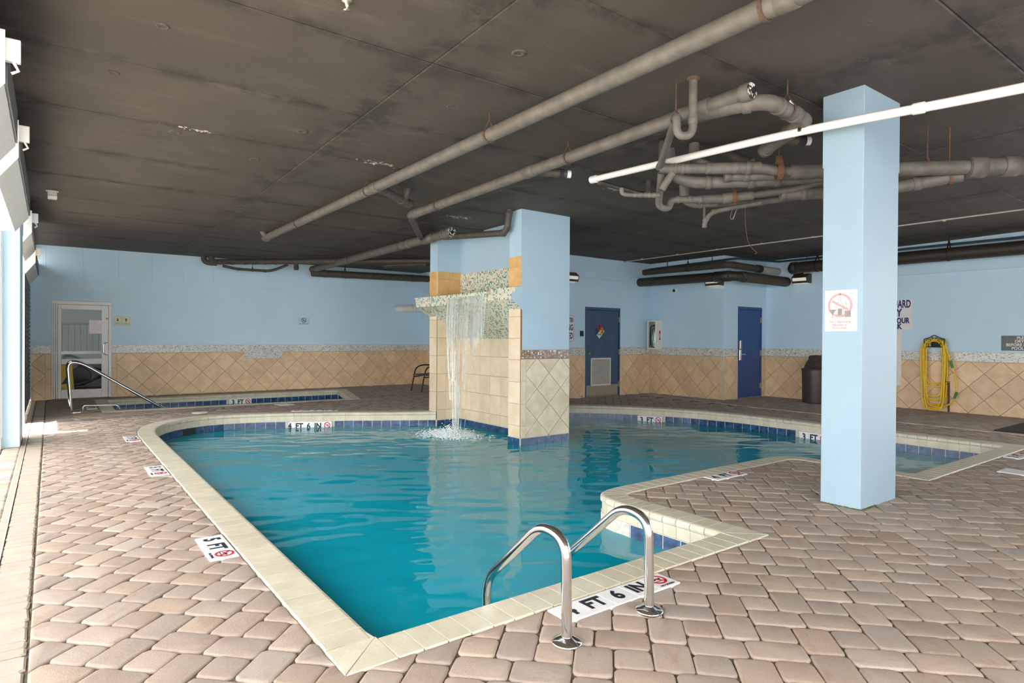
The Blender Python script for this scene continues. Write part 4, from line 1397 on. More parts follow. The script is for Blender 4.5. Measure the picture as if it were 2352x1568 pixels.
mb = MB(); F3.rect(mb, 0.05, 0.115, 1.06, 1.25, -0.006, 0.03, 0.01); lk = mb.build('lock_case', 'brass', leaf3)
mb = MB(); F3.rect(mb, 0.045, 0.12, 0.82, 1.05, -0.006, 0.018, 0.008); mb.build('handle_plate', 'chrome', leaf3)
MB().tube(bend([F3.p(0.082, 0.95, 0.01), F3.p(0.082, 0.95, 0.055), F3.p(0.20, 0.95, 0.055)], 0.02), 0.010, 10).build('lever_handle', 'chrome', leaf3)
struct('wall_behind_doors', MB().box(9.0, 12.9, 9.99, 10.05, 0, 3).box(11.55, 12.9, 7.97, 8.0, 0, 3), 'white')

# ------------------------------------------------------------ pipework under the ceiling
def frame_along(a, b):
    a, b = Vector(a), Vector(b)
    return a, (b - a).normalized()

def collar(a, b, f, r, w=0.05):
    """a sleeve round the straight run a-b at fraction f"""
    a, d = frame_along(a, b)
    L = (Vector(b) - a).length
    c = a + d * (L * f)
    P = [c - d * w / 2, c - d * (w / 2 - 0.002), c + d * (w / 2 - 0.002), c + d * w / 2]
    return MB().tube(P, r, 16, True, [r * 0.96, r, r, r * 0.96])

def hanger(a, b, f, r, parent, mat='rust', rod=True, width=0.022, z_top=None):
    """strap loop round the pipe hung from the slab"""
    a, d = frame_along(a, b)
    L = (Vector(b) - a).length
    c = a + d * (L * f)
    side = d.cross(Vector((0, 0, 1))).normalized()
    upv = side.cross(d).normalized()
    zt_ = zc(c.x, c.y) if z_top is None else z_top
    rr = r + 0.005
    apex = c + Vector((0, 0, min(r * 2.1, max(r * 1.3, zt_ - c.z - 0.02))))
    pts = [apex]
    for k in range(15):
        an = math.radians(50 - k * 280 / 14)
        pts.append(c + side * math.cos(an) * rr + upv * math.sin(an) * rr)
    pts.append(apex)
    rings = []
    for i, p in enumerate(pts):
        o = (p - c); o = (o - d * o.dot(d)).normalized() * 0.0035
        rings.append([tuple(p - d * width / 2), tuple(p + d * width / 2), tuple(p + d * width / 2 + o), tuple(p - d * width / 2 + o)])
    h = MB().loft(rings, smooth=False).build('hanger', mat, parent)
    if rod and zt_ - apex.z > 0.01:
        MB().tube([apex - Vector((0, 0, 0.01)), (apex.x, apex.y, zt_ + 0.01)], 0.006, 8).build('hanger_rod', mat, h)
    return h

def pipe(name, label, pts, r, mat='pipe', br=None, collars=(), hangers=(), caps=(), group=None, hmat='rust', seg=18, cmat=None):
    """one run: pts bent with radius br; collars (segment, fraction, width, extra); hangers (segment, fraction); caps 0/1 = start/end clean-out plug"""
    P = [Vector(p) for p in pts]
    t = thing(name, label, 'pipe', tuple(P[0]), group)
    MB().tube(bend(P, br or r * 2.2), r, seg).build('pipe', mat, t)
    for (s, f, w, ex) in collars:
        collar(P[s], P[s + 1], f, r + ex, w).build('coupling', cmat or mat, t)
    for (s, f) in hangers:
        hanger(P[s], P[s + 1], f, r, t, hmat)
    for c in caps:
        a, b = (P[0], P[1]) if c == 0 else (P[-1], P[-2])
        d = (a - b).normalized()
        q = a + d * 0.004
        MB().tube([q - d * 0.07, q - d * 0.012, q], r * 1.16, 20, True, [r * 1.16, r * 1.16, r * 1.10]).build('end_sleeve', mat, t)
        cp = MB().tube([q - d * 0.01, q + d * 0.008], r * 0.98, 20).build('clean_out_plug', 'peel' if 'peel' in M else 'white', t)
        MB().tube([q + d * 0.006, q + d * 0.03], r * 0.42, 4).build('plug_nut', 'iron', cp)
    return t
M['peel'] = NT('peeling_paint')
t = M['peel']; v = t.coord()
M['peel'] = t.fin(t.mix(t.ramp(t.noise(v, 38.0, 4.0, 0.7), [(0.5, 0.0), (0.54, 1.0)]), lin((58, 52, 48)), lin((222, 218, 208))), 0.6)

A0, A1 = (2.92, 10.95, 2.942), (2.92, 0.6, 2.962)
LA = 10.35
fa = lambda y: (10.95 - y) / LA
pa = pipe('drain_pipe', 'longest grey-brown ceiling pipe, running the whole way over the pool', [A0, A1], 0.0575, 'pipe', None,
          [(0, fa(10.82), 0.07, 0.006), (0, fa(6.52), 0.16, 0.005), (0, fa(1.66), 0.10, 0.005)], [(0, fa(9.24)), (0, fa(6.72)), (0, fa(4.26)), (0, fa(1.78))], [0])
MB().tube(bend([(2.92, 10.8, 2.95), (2.86, 10.86, 3.0), (2.84, 10.88, 3.06)], 0.05), 0.045, 14).build('riser', 'pipe', pa)
MB().tube([(2.96, 6.52, 2.955), (3.62, 7.05, 2.95)], 0.05, 16).build('branch', 'pipedark', pa)
collar((2.96, 6.52, 2.955), (3.62, 7.05, 2.95), 0.72, 0.056, 0.06).build('coupling', 'pipedark', pa)
collar((2.96, 6.52, 2.955), (3.62, 7.05, 2.95), 0.97, 0.056, 0.07).build('coupling', 'pipedark', pa)
MB().tube(bend([(3.46, 6.92, 2.95), (3.49, 6.86, 3.03), (3.49, 6.86, 3.12)], 0.05), 0.048, 14).build('riser', 'pipedark', pa)

B0, B1 = (3.93, 7.58, 2.935), (3.93, 2.50, 3.012)
fb = lambda y: (7.58 - y) / 5.08
pb = pipe('drain_pipe', 'grey-brown ceiling pipe ending in a peeled clean-out plug above the trap bend', [B0, B1], 0.0565, 'pipe', None,
          [(0, fb(4.99), 0.16, 0.006), (0, fb(2.98), 0.30, 0.008), (0, fb(7.5), 0.06, 0.006)], [(0, fb(6.88)), (0, fb(4.41))], [1])
stb = [(3.93, 4.93, 2.97), (4.10, 4.87, 2.965), (4.25, 4.79, 2.96)]
MB().tube(stb, 0.042, 14).build('branch', 'pipedark', pb)
MB().tube([(4.18, 4.83, 2.963), (4.22, 4.81, 2.962)], 0.048, 14).build('clamp', 'rubber', pb)
MB().tube([(4.245, 4.793, 2.96), (4.285, 4.77, 2.959)], 0.040, 14).build('stub_cap', 'white', pb)
MB().tube(bend([(3.93, 7.5, 2.937), (3.945, 7.66, 2.95), (4.95, 9.22, 2.945)], 0.09), 0.052, 16).build('cross_branch', 'pipedark', pb)
# wye off the end of that pipe
MB().tube(bend([(3.955, 2.95, 2.985), (3.97, 2.60, 2.955), (4.05, 2.44, 2.95), (4.50, 2.47, 2.95), (4.66, 2.49, 2.95), (4.72, 2.60, 2.95), (5.08, 3.09, 2.95)], 0.09), 0.0565, 18).build('wye_branch', 'pipe', pb)
for a, b, f, w in (((3.97, 2.62, 2.955), (4.05, 2.46, 2.95), 0.3, 0.06), ((4.05, 2.44, 2.95), (4.5, 2.47, 2.95), 0.33, 0.05), ((4.05, 2.44, 2.95), (4.5, 2.47, 2.95), 0.88, 0.07), ((4.72, 2.60, 2.95), (5.08, 3.09, 2.95), 0.22, 0.05), ((4.72, 2.60, 2.95), (5.08, 3.09, 2.95), 0.96, 0.07)):
    collar(a, b, f, 0.063, w).build('coupling', 'pipe', pb)
hanger((4.05, 2.44, 2.95), (4.5, 2.47, 2.95), 0.62, 0.0575, pb)
MB().tube([(4.93, 2.85, 2.95), (5.05, 2.77, 2.95)], 0.036, 14).build('side_stub', 'pipedark', pb)
MB().tube([(5.045, 2.773, 2.95), (5.10, 2.737, 2.95)], 0.042, 14).build('clamp', 'rubber', pb)
MB().tube([(5.095, 2.74, 2.95), (5.135, 2.713, 2.95)], 0.036, 14).build('stub_cap', 'white', pb)

C0, C1 = (5.05, 14.85, 2.885), (5.05, 8.40, 2.925)
fc = lambda y: (14.85 - y) / 6.45
pc = pipe('drain_pipe', 'thick grey-brown ceiling pipe whose plugged end stops above the waterfall pillar', [C0, C1], 0.076, 'pipe', None,
          [(0, fc(9.83), 0.05, 0.006), (0, fc(9.13), 0.36, 0.008), (0, fc(8.62), 0.06, 0.014)], [(0, fc(10.15)), (0, fc(12.5)), (0, fc(14.6))], [1, 0])
wfp = pipe('drain_pipe', 'dark pipe elbowing up to the ceiling in front of the waterfall pillar', [(5.10, 8.75, 2.90), (5.13, 8.30, 2.86), (5.19, 7.12, 2.765), (5.19, 7.05, 3.12)], 0.047, 'pipedark', 0.12, [(1, 0.93, 0.05, 0.006), (2, 0.75, 0.06, 0.006)])
MB().lathe([(0, -0.004), (0.05, 0.0), (0.052, 0.01)], (5.19, 7.05, 3.08), 16).build('ceiling_collar', 'pipedark', wfp)
pipe('drain_pipe', 'dark pipe under the ceiling edge along the long tiled wall', [(4.99, 14.72, 2.79), (8.14, 14.72, 2.84)], 0.085, 'pipedark', None, [(0, 0.10, 0.05, 0.008), (0, 0.85, 0.05, 0.006)], [(0, 0.26)], seg=18)
pe = pipe('drain_pipe', 'dark brown pipe starting at a double elbow near the long tiled wall', [(2.80, 14.80, 3.04), (2.84, 14.86, 2.90), (3.0, 14.90, 2.915), (6.6, 11.86, 2.93)], 0.06, 'pipedark', 0.10,
          [(2, 0.06, 0.05, 0.006), (2, 0.12, 0.05, 0.006), (2, 0.17, 0.05, 0.006), (2, 0.22, 0.05, 0.006)], [(2, 0.27), (2, 0.88)], hmat='rust')
MB().tube(bend([(2.68, 14.95, 3.04), (2.70, 14.95, 2.88), (2.95, 14.93, 2.88)], 0.12), 0.055, 14).build('second_elbow', 'pipedark', pe)
MB().tube(bend([(6.75, 12.3, 2.92), (6.35, 12.75, 2.91), (6.1, 13.1, 2.90)], 0.1), 0.055, 14).build('return_branch', 'pipedark', pe)
pipe('drain_pipe', 'thin brown pipe slung below the double elbow by the long wall', [(3.0, 14.6, 2.80), (3.28, 14.6, 2.755), (3.95, 14.6, 2.752), (4.12, 14.55, 2.80), (4.36, 14.5, 2.92)], 0.03, 'pipedark', 0.08, [(1, 0.05, 0.04, 0.005), (1, 0.9, 0.04, 0.005)], [(1, 0.5)])
pipe('drain_pipe', 'short capped drop pipe beside the thin slung pipe', [(4.52, 14.4, 3.05), (4.52, 14.4, 2.80)], 0.05, 'pipedark', None, [(0, 0.8, 0.06, 0.006)])

W0, W1 = (4.65, 4.82, 2.972), (4.65, -0.4, 2.70)
fwp = lambda y: (4.82 - y) / 5.22
pw = pipe('plastic_pipe', 'shiny white plastic pipe passing in front of the blue column', [W0, (4.65, 2.5, 2.888), (4.65, 1.16, 2.779), W1], 0.0315, 'pvc', 0.6, [(0, 0.012, 0.06, 0.007), (1, 0.585, 0.07, 0.007)])
MB().tube([(4.65, 4.845, 2.973), (4.65, 4.77, 2.970)], 0.0405, 18).build('end_cap', 'white', pw)
collar((4.65, 4.82, 2.972), (4.65, 2.5, 2.888), 0.99, 0.0335, 0.03).build('clamp_band', 'iron', pw)
MB().tube(bend([(4.655, 2.51, 2.915), (4.66, 2.50, 3.03), (4.60, 2.55, 3.07), (4.58, 2.58, 3.12)], 0.05), 0.009, 8).build('strap', 'white', pw)
pipe('drain_pipe', 'slim dark pipe behind the capped end of the white pipe', [(4.86, 4.95, 3.0), (5.66, 5.03, 3.0), (5.68, 4.95, 3.0), (5.60, 4.88, 3.08), (5.60, 4.88, 3.13)], 0.026, 'pipedark', 0.06)

rx_, ry_ = 3.755, 2.855
pt = pipe('trap_pipe', 'brown pipe with a U-bend trap dropping from the ceiling beside the plugged pipe', [(3.753, 2.855, 3.17), (3.753, 2.855, 2.757), (3.672, 2.935, 2.757), (3.672, 2.935, 2.905), (3.72, 2.985, 2.905), (4.575, 3.855, 2.875)], 0.030, 'pipe', 0.07, [(0, 0.74, 0.05, 0.005), (4, 0.97, 0.05, 0.006)])
MB().lathe([(0, 0.0), (0.045, 0.0), (0.05, 0.02)], (3.753, 2.855, 3.155), 14).build('ceiling_collar', 'rust', pt)
hanger((3.70, 2.96, 2.905), (4.1, 3.37, 2.90), 0.06, 0.032, pt, z_top=3.17)
DX = Vector((RT2, -RT2, 0))
Q0 = Vector((4.56, 3.838, 0))
def dg(s, z, off=0.0):
    """a point of the diagonal pipe rack: s metres along it, off metres behind"""
    p = Q0 + DX * s + Vector((RT2, RT2, 0)) * off
    return (p.x, p.y, z)
p1 = pipe('drain_pipe', 'upper brown diagonal pipe with many couplings, held by a bright rusty strap', [dg(0.0, 2.868), dg(0.10, 2.858), dg(0.78, 2.842), dg(0.90, 2.836), dg(1.07, 2.800), dg(1.22, 2.797), dg(2.66, 2.786)], 0.046, 'pipe', 0.05,
          [(1, 0.06, 0.03, 0.006), (1, 0.16, 0.03, 0.006), (1, 0.5, 0.05, 0.008), (1, 0.86, 0.05, 0.010), (2, 0.1, 0.05, 0.016), (5, 0.02, 0.09, 0.014), (5, 0.20, 0.05, 0.014), (5, 0.42, 0.05, 0.014)], [(5, 0.55), (5, 0.75)])
MB().tube([dg(0.42, 2.85), dg(0.90, 2.842)], 0.0535, 16).build('wide_run', 'pipe', p1)
MB().tube([dg(1.16, 2.797), dg(2.66, 2.787)], 0.064, 18).build('main_run', 'pipe', p1)
MB().tube([dg(2.62, 2.785), dg(5.0, 2.79)], 0.078, 18).build('thick_run', 'pipe', p1)
collar(dg(2.62, 2.785), dg(5.0, 2.79), 0.03, 0.092, 0.13).build('coupling', 'pipe', p1)
collar(dg(2.62, 2.785), dg(5.0, 2.79), 0.14, 0.090, 0.12).build('coupling', 'pipe', p1)
MB().tube(bend([dg(0.33, 3.12, 0.14), dg(0.33, 2.98, 0.12), dg(0.42, 2.88, 0.04), dg(0.52, 2.85)], 0.06), 0.05, 16).build('drop_branch', 'pipe', p1)
MB().tube(bend([dg(0.62, 3.12, 0.3), dg(0.72, 2.98, 0.2), dg(0.84, 2.90, 0.1)], 0.06), 0.056, 16).build('drop_branch', 'pipedark', p1)
hanger(dg(1.0, 2.80), dg(1.5, 2.797), 0.12, 0.068, p1, 'orangerust', True, 0.05)
pipe('drain_pipe', 'brown diagonal pipe with a wide bend directly below the couplings', [dg(0.10, 3.1, 0.22), dg(0.14, 2.86, 0.22), dg(0.30, 2.778, 0.22), dg(0.80, 2.772, 0.22), dg(1.35, 2.79, 0.22), dg(1.75, 2.83, 0.22)], 0.058, 'pipe', 0.14,
     [(2, 0.35, 0.05, 0.010), (3, 0.12, 0.05, 0.010), (3, 0.55, 0.05, 0.008)])
pipe('drain_pipe', 'short stubbed brown pipe tucked between the two upper diagonal pipes', [dg(0.60, 2.80, 0.12), dg(1.40, 2.795, 0.12)], 0.045, 'pipe', None, [(0, 0.04, 0.06, 0.010), (0, 0.25, 0.05, 0.008), (0, 0.62, 0.05, 0.008), (0, 0.8, 0.05, 0.008)])
p3 = pipe('trap_pipe', 'brown pipe with a U-bend trap lowest in the diagonal pipe cluster', [dg(0.02, 2.84, 0.05), dg(0.02, 2.58, 0.36), dg(0.13, 2.565, 0.40), dg(0.145, 2.662, 0.42), dg(0.62, 2.672, 0.5), dg(0.95, 2.705, 0.5), dg(1.35, 2.75, 0.5), dg(1.62, 2.83, 0.5)], 0.034, 'pipe', 0.07,
          [(3, 0.15, 0.03, 0.005), (3, 0.4, 0.04, 0.006), (3, 0.62, 0.04, 0.008)])
MB().tube([dg(0.42, 2.67, 0.48), dg(0.66, 2.676, 0.5), dg(0.95, 2.705, 0.5)], 0.046, 16).build('wide_run', 'pipe', p3)
collar(dg(0.62, 2.672, 0.5), dg(0.95, 2.705, 0.5), 0.3, 0.056, 0.12).build('coupling', 'pipe', p3)
hanger(dg(0.62, 2.672, 0.5), dg(0.95, 2.705, 0.5), 0.45, 0.052, p3, 'orangerust', True, 0.04)
p4 = pipe('drain_pipe', 'brown pipe dropping by an elbow then running low on the diagonal', [dg(0.30, 3.1, 0.6), dg(0.30, 2.70, 0.6), dg(0.40, 2.655, 0.6), dg(0.62, 2.67, 0.62)], 0.05, 'pipe', 0.07, [(2, 0.3, 0.03, 0.006)])
p5 = pipe('drain_pipe', 'narrow brown pipe sloping up at the bottom of the diagonal cluster', [dg(0.62, 2.668, 0.70), dg(1.02, 2.672, 0.70), dg(1.12, 2.682, 0.70), dg(1.45, 2.725, 0.70), dg(1.75, 2.78, 0.70)], 0.034, 'pipe', 0.06, [(0, 0.9, 0.04, 0.006), (1, 0.5, 0.04, 0.006)])
p6 = pipe('drain_pipe', 'thin brown pipe turning down to an open lower end below the cluster', [dg(0.50, 2.405, 0.6), dg(0.505, 2.475, 0.6), dg(0.565, 2.56, 0.6), dg(0.75, 2.60, 0.6), dg(1.05, 2.645, 0.6)], 0.024, 'pipe', 0.06, [(1, 0.1, 0.04, 0.004), (2, 0.15, 0.04, 0.004)])
MB().tube([dg(0.50, 2.63, 0.6), dg(0.50, 2.50, 0.6)], 0.016, 10).build('side_drop', 'pipedark', p6)
pl_ = pipe('drain_pipe', 'small brown pipe with ribbed couplings just below the white pipe end', [dg(-0.35, 2.69), dg(-0.345, 2.632), dg(-0.25, 2.622), dg(0.0, 2.614)], 0.02, 'pipe', 0.04, [(2, 0.1, 0.025, 0.004), (2, 0.3, 0.025, 0.004), (2, 0.5, 0.025, 0.004), (2, 0.62, 0.03, 0.005), (2, 0.8, 0.04, 0.005)])
pr = pipe('drain_pipe', 'brown riser hanging behind the slanted trap pipe with a Y-elbow', [dg(0.02, 3.12, 0.02), dg(0.02, 2.84, 0.02)], 0.03, 'pipedark', None)
MB().tube(bend([dg(0.12, 2.82), dg(0.03, 2.69, 0.02), dg(0.02, 2.665, 0.02)], 0.05), 0.034, 14).build('y_elbow', 'pipe', pr)
pipe('drain_pipe', 'thick short brown pipe with couplings beside the bright rusty strap', [dg(1.22, 2.715, 0.55), dg(1.95, 2.72, 0.55)], 0.058, 'pipe', None, [(0, 0.03, 0.04, 0.006), (0, 0.3, 0.04, 0.006), (0, 0.72, 0.07, 0.012)])
p7 = pipe('drain_pipe', 'brown pipe rising into the thick diagonal run just past the blue column', [dg(1.55, 2.64, 0.35), dg(2.0, 2.655, 0.2), dg(2.62, 2.735, 0.08)], 0.055, 'pipe', 0.2, [(1, 0.15, 0.05, 0.006), (1, 0.45, 0.06, 0.008)], [(1, 0.85)], hmat='orangerust')
wr = MB().tube(bend([dg(0.93, 2.70, 0.72), dg(0.92, 2.58, 0.72), dg(0.93, 2.42, 0.72), dg(0.95, 2.29, 0.72), dg(0.985, 2.215, 0.72), dg(1.03, 2.175, 0.72), dg(1.045, 2.16, 0.72), dg(1.02, 2.148, 0.72)], 0.03), 0.0035, 6).build('hanging_wire', 'orangerust')
tag(wr, 'thin rusty wire dangling from the diagonal pipe cluster', 'wire')
wr = MB().tube(bend([dg(0.80, 2.64, 0.70), dg(0.77, 2.52, 0.70), dg(0.80, 2.50, 0.70), dg(0.84, 2.62, 0.70), dg(0.80, 2.52, 0.70), dg(0.78, 2.50, 0.70)], 0.01), 0.003, 6).build('hanging_wire', 'greyink')
tag(wr, 'short loop of pale grey wire hooked under the lowest diagonal pipe', 'wire')

# black insulated pipes along the far right walls
pI = pipe('insulated_pipe', 'slimmer upper brown insulated pipe bending round the blue wall corner', [(11.10, 9.79, 2.815), (11.10, 7.52, 2.80), (12.40, 7.50, 2.775), (12.90, 7.50, 2.77)], 0.068, 'pipecrust', 0.16, [(0, 0.95, 0.10, 0.006), (1, 0.12, 0.08, 0.006)])
MB().tube([(12.18, 7.50, 2.78), (12.92, 7.50, 2.77)], 0.072, 18).build('grey_end', 'pvc' if False else 'louver', pI)
MB().tube([(12.05, 7.50, 2.78), (12.20, 7.50, 2.78)], 0.082, 18).build('rubber_joint', 'rubber', pI)
hanger((11.10, 9.79, 2.815), (11.10, 7.52, 2.80), 0.55, 0.07, pI, 'iron')
pJ = pipe('insulated_pipe', 'thicker lower black insulated pipe bending round the blue wall corner', [(10.95, 9.79, 2.575), (10.95, 7.32, 2.545), (12.9, 7.30, 2.53)], 0.098, 'pipeblack', 0.2, [(0, 0.90, 0.36, 0.012), (1, 0.18, 0.10, 0.014)])
MB().tube([(11.15, 7.31, 2.543), (12.88, 7.30, 2.531)], 0.104, 18).build('worn_run', 'pipecrust', pJ)
pK = pipe('insulated_pipe', 'long thick black insulated pipe high on the wall above the yellow hose', [(12.90, 7.02, 2.76), (12.50, 7.0, 2.775), (12.50, 1.25, 2.77)], 0.115, 'pipeblack', 0.2, [(1, 0.015, 0.12, 0.01)], [(1, 0.1), (1, 0.5)], hmat='iron')
pipe('insulated_pipe', 'second black pipe lying just under the thick one above the bin', [(12.70, 6.9, 2.62), (12.62, 2.0, 2.60)], 0.10, 'pipecrust', None) if False else None
th = pipe('sprinkler_pipe', 'thin dark teal pipe running above the black insulated pipes', [(11.22, 9.75, 2.89), (11.20, 7.42, 2.92), (12.70, 7.38, 2.965), (12.62, 7.1, 2.955), (12.60, 1.25, 2.95)], 0.022, 'teal', 0.08)
for q in ((11.22, 9.2), (11.2, 8.0), (12.6, 6.7), (12.6, 5.2)):
    MB().tube([(q[0], q[1], 2.92), (q[0], q[1], 3.05)], 0.010, 8).build('support_rod', 'teal', th)
cd = thing('conduit', 'straight thin white conduit fixed across the ceiling', 'conduit', (10.37, 4.0, 3.03))
MB().tube([(10.42, 9.78, 3.012), (10.36, 5.2, 3.012), (10.40, 2.6, 3.028), (10.45, -1.0, 3.05)], 0.011, 8).build('tube', 'louver', cd)
for k in range(9):
    y = 9.2 - k * 0.95
    MB().box(10.34, 10.44, y - 0.012, y + 0.012, 3.008, 3.026).build('clip', 'louver', cd)

# ------------------------------------------------------------ hand rails
def rail(name, label, pts, r, br, flanges, group=None, mat='chrome'):
    t = thing(name, label, 'handrail', pts[0], group)
    MB().tube(bend(pts, br, 9), r, 20).build('rail', mat, t)
    for (x, y) in flanges:
        MB().lathe([(0.0, 0.0), (0.064, 0.0), (0.066, 0.006), (0.063, 0.011), (0.042, 0.020), (r + 0.006, 0.027), (r + 0.001, 0.029)], (x, y, 0.0), 30).build('flange', mat, t)
    return t
for x, lab in ((1.735, 'polished steel pool ladder rail standing over the 4 of the marker'), (2.250, 'polished steel pool ladder rail standing over the no diving disc')):
    rail('ladder_rail', lab, [(x, 1.935, 0.0), (x, 1.945, 0.43), (x, 2.11, 0.452), (x, 2.53, 0.082), (x, 2.535, -0.75)], 0.0225, 0.085, [(x, 1.935)])
for y, lab in ((12.85, 'curved steel rail sloping into the small pool, nearer of the pair'), (13.45, 'curved steel rail sloping into the small pool, just behind its twin')):
    rail('pool_rail', lab, [(0.28, y, 0.0), (0.225, y, 0.82), (0.42, y, 0.80), (1.62, y, -0.03), (2.2, y, -0.45)], 0.024, 0.16, [])
rail('grab_rail', 'low thin steel grab bar lying over the small pool coping', [(0.44, 12.72, 0.0), (0.44, 12.72, 0.085), (0.93, 12.70, 0.07), (0.96, 12.70, 0.0)], 0.012, 0.05, [])

# ------------------------------------------------------------ depth markers
def no_diving(fr, a, b, s, n, parent, word=True):
    mb = MB(); fr.ring(mb, a, b, 0.034 * s, 0.046 * s, n - 0.0006, n); fr.bar(mb, a - 0.03 * s, b + 0.03 * s, a + 0.03 * s, b - 0.03 * s, 0.009 * s, n - 0.0006, n)
    mb.build('no_diving_symbol', 'redink', parent)
    mb = MB(); fr.bar(mb, a - 0.022 * s, b - 0.004 * s, a + 0.004 * s, b + 0.010 * s, 0.007 * s, n - 0.001, n - 0.0003)
    fr.bar(mb, a + 0.002 * s, b + 0.010 * s, a + 0.016 * s, b - 0.006 * s, 0.006 * s, n - 0.001, n - 0.0003)
    fr.ring(mb, a + 0.018 * s, b + 0.006 * s, 0.0, 0.006 * s, n - 0.001, n - 0.0003, 10)
    fr.bar(mb, a - 0.03 * s, b - 0.018 * s, a + 0.028 * s, b - 0.018 * s, 0.004 * s, n - 0.001, n - 0.0003)
    mb.build('diver', 'ink', parent)
    if word:
        text_mb('NO DIVING', 0.0165 * s, fr.at(a, b - 0.062 * s, n - 0.001), 'CENTER', 0.0003).build('lettering', 'ink', parent)

def marker(label, fr, words_, tile=0.155, n=0.0085, sym=True):
    """a row of white tiles: each word of words_ on its own tile, then the no diving disc"""
    t = thing('depth_marker', label, 'marker', fr.p(tile * len(words_) / 2, tile / 2, 0))
    k = len(words_) + (1 if sym else 0)
    for i in range(k):
        mb = MB(); fr.rect(mb, i * tile + 0.001, (i + 1) * tile - 0.001, 0.0, tile - 0.002, -0.012, n - 0.001, 0.0015); mb.build('tile', 'sign', t)
    for i, wd in enumerate(words_):
        text_mb(wd, 0.128, fr.at((i + 0.5) * tile, tile * 0.50, n - 0.0008), 'CENTER', 0.0048, 0.0012, 0.88).build('lettering', 'ink', t)
    if sym:
        no_diving(fr, (k - 0.5) * tile, tile * 0.58, 1.15, n + 0.0006, t)
    return t
XU = ((1, 0, 0), (0, 1, 0))
marker('white depth marker reading 4 FT 6 IN under the ladder rails', Fr((1.862, 2.062, 0), *XU), ['4', 'FT', '6', 'IN'])
for (y, lab) in ((4.28, 'white 5 FT depth marker, largest of three along the long straight coping'), (6.90, 'white 5 FT depth marker, middle of three along the long straight coping'), (9.14, 'white 5 FT depth marker by the curved pool end, farthest of three')):
    marker(lab, Fr((0.725, y, 0), (0, -1, 0), (1, 0, 0)), ['5', 'FT'])
marker('white 4 FT depth marker on the paved peninsula near the blue column', Fr((4.82, 3.365, 0), *XU), ['4', 'FT'])
marker('white 3 FT depth marker on the deck past the blue column', Fr((8.38, 2.08, 0), *XU), ['3', 'FT'])
marker('pale 4 FT 6 IN depth marker lying flat on the deck behind the pool', Fr((4.02, 10.42, 0), (-0.84, 0.5, 0), (-0.5, -0.84, 0)), ['4', 'FT', '6', 'IN'])
marker('pale small depth marker on the deck beside the grab bar', Fr((0.50, 13.35, 0), (0, -1, 0), (1, 0, 0)), ['3', 'FT'])
marker('white upright 4 FT 6 IN depth marker on the far pool wall', Fr((3.12, 10.475, -0.29), (0.876, -0.482, 0), (0, 0, 1)), ['4', 'FT', '6', 'IN'], 0.150, 0.016)
marker('white upright 3 FT depth marker on the pool wall facing the navy door', Fr((8.70, 7.79, -0.29), (0.50, -0.866, 0), (0, 0, 1)), ['3', 'FT'], 0.150, 0.03)
marker('white upright 3 FT depth marker half hidden by the blue column', Fr((9.298, 5.03, -0.29), (0, -1, 0), (0, 0, 1)), ['3', 'FT'], 0.150, 0.016)
marker('white upright 3 FT depth marker on the far wall of the small pool', Fr((3.10, 14.392, -0.235), (1, -0.0217, 0), (0, 0, 1)), ['3', 'FT'], 0.150, 0.012)

# flat white lids let into the deck
def lid(label, x, y, w, d, rot=0.0, rnd=False):
    t = thing('skimmer_lid', label, 'lid', (x, y, 0))
    mb = MB()
    if rnd:
        mb.lathe([(0, 0.0), (w / 2, 0.0), (w / 2, 0.006), (w / 2 - 0.01, 0.009), (0, 0.009)], (x, y, 0), 28)
    else:
        c, s_ = math.cos(rot), math.sin(rot)
        P = [(x + a * c - b * s_, y + a * s_ + b * c) for a, b in ((-w / 2, -d / 2), (w / 2, -d / 2), (w / 2, d / 2), (-w / 2, d / 2))]
        mb.prism(P, -0.02, 0.009, 0.01, 0.003)
    mb.build('lid', 'white', t)
    mb = MB().lathe([(0, 0.0), (0.012, 0.0), (0.012, 0.002), (0, 0.002)], (x + w * 0.3, y, 0.009), 10); mb.build('lid_screw', 'louver', t)
lid('white round skimmer lid flush in the deck behind the curved pool end', 1.99, 11.33, 0.25, 0.25, 0, True)
lid('white square lid in the deck between the two pools', 3.50, 11.80, 0.26, 0.28, 0.25)
lid('white square lid in the deck beyond the blue column', 7.53, 1.90, 0.27, 0.24, 0.0)
mt = MB().bbox(10.75, 12.6, 1.35, 2.98, 0.0, 0.012, 0.006).build('floor_mat', 'rubber')
tag(mt, 'black rubber floor mat on the deck below the grey drying-off sign', 'mat')
for k in range(14):
    MB().box(10.82 + k * 0.13, 10.85 + k * 0.13, 1.42, 2.91, 0.0115, 0.0145).build('mat_rib', 'rubber', mt)
lf = MB()
for _ in range(14):
    a = random.uniform(0, 2 * PI); q = random.uniform(0.0, 0.05)
    lf.tube([(0.37 + q * math.cos(a), 10.46 + q * math.sin(a), 0.006), (0.37 + (q + 0.03) * math.cos(a + 0.5), 10.46 + (q + 0.04) * math.sin(a + 0.5), 0.014)], 0.003, 5)
o = lf.build('dry_leaves', 'drain', None, kind='stuff'); tag(o, 'small tuft of dry leaves on the pavers by the sun patch', 'leaves')

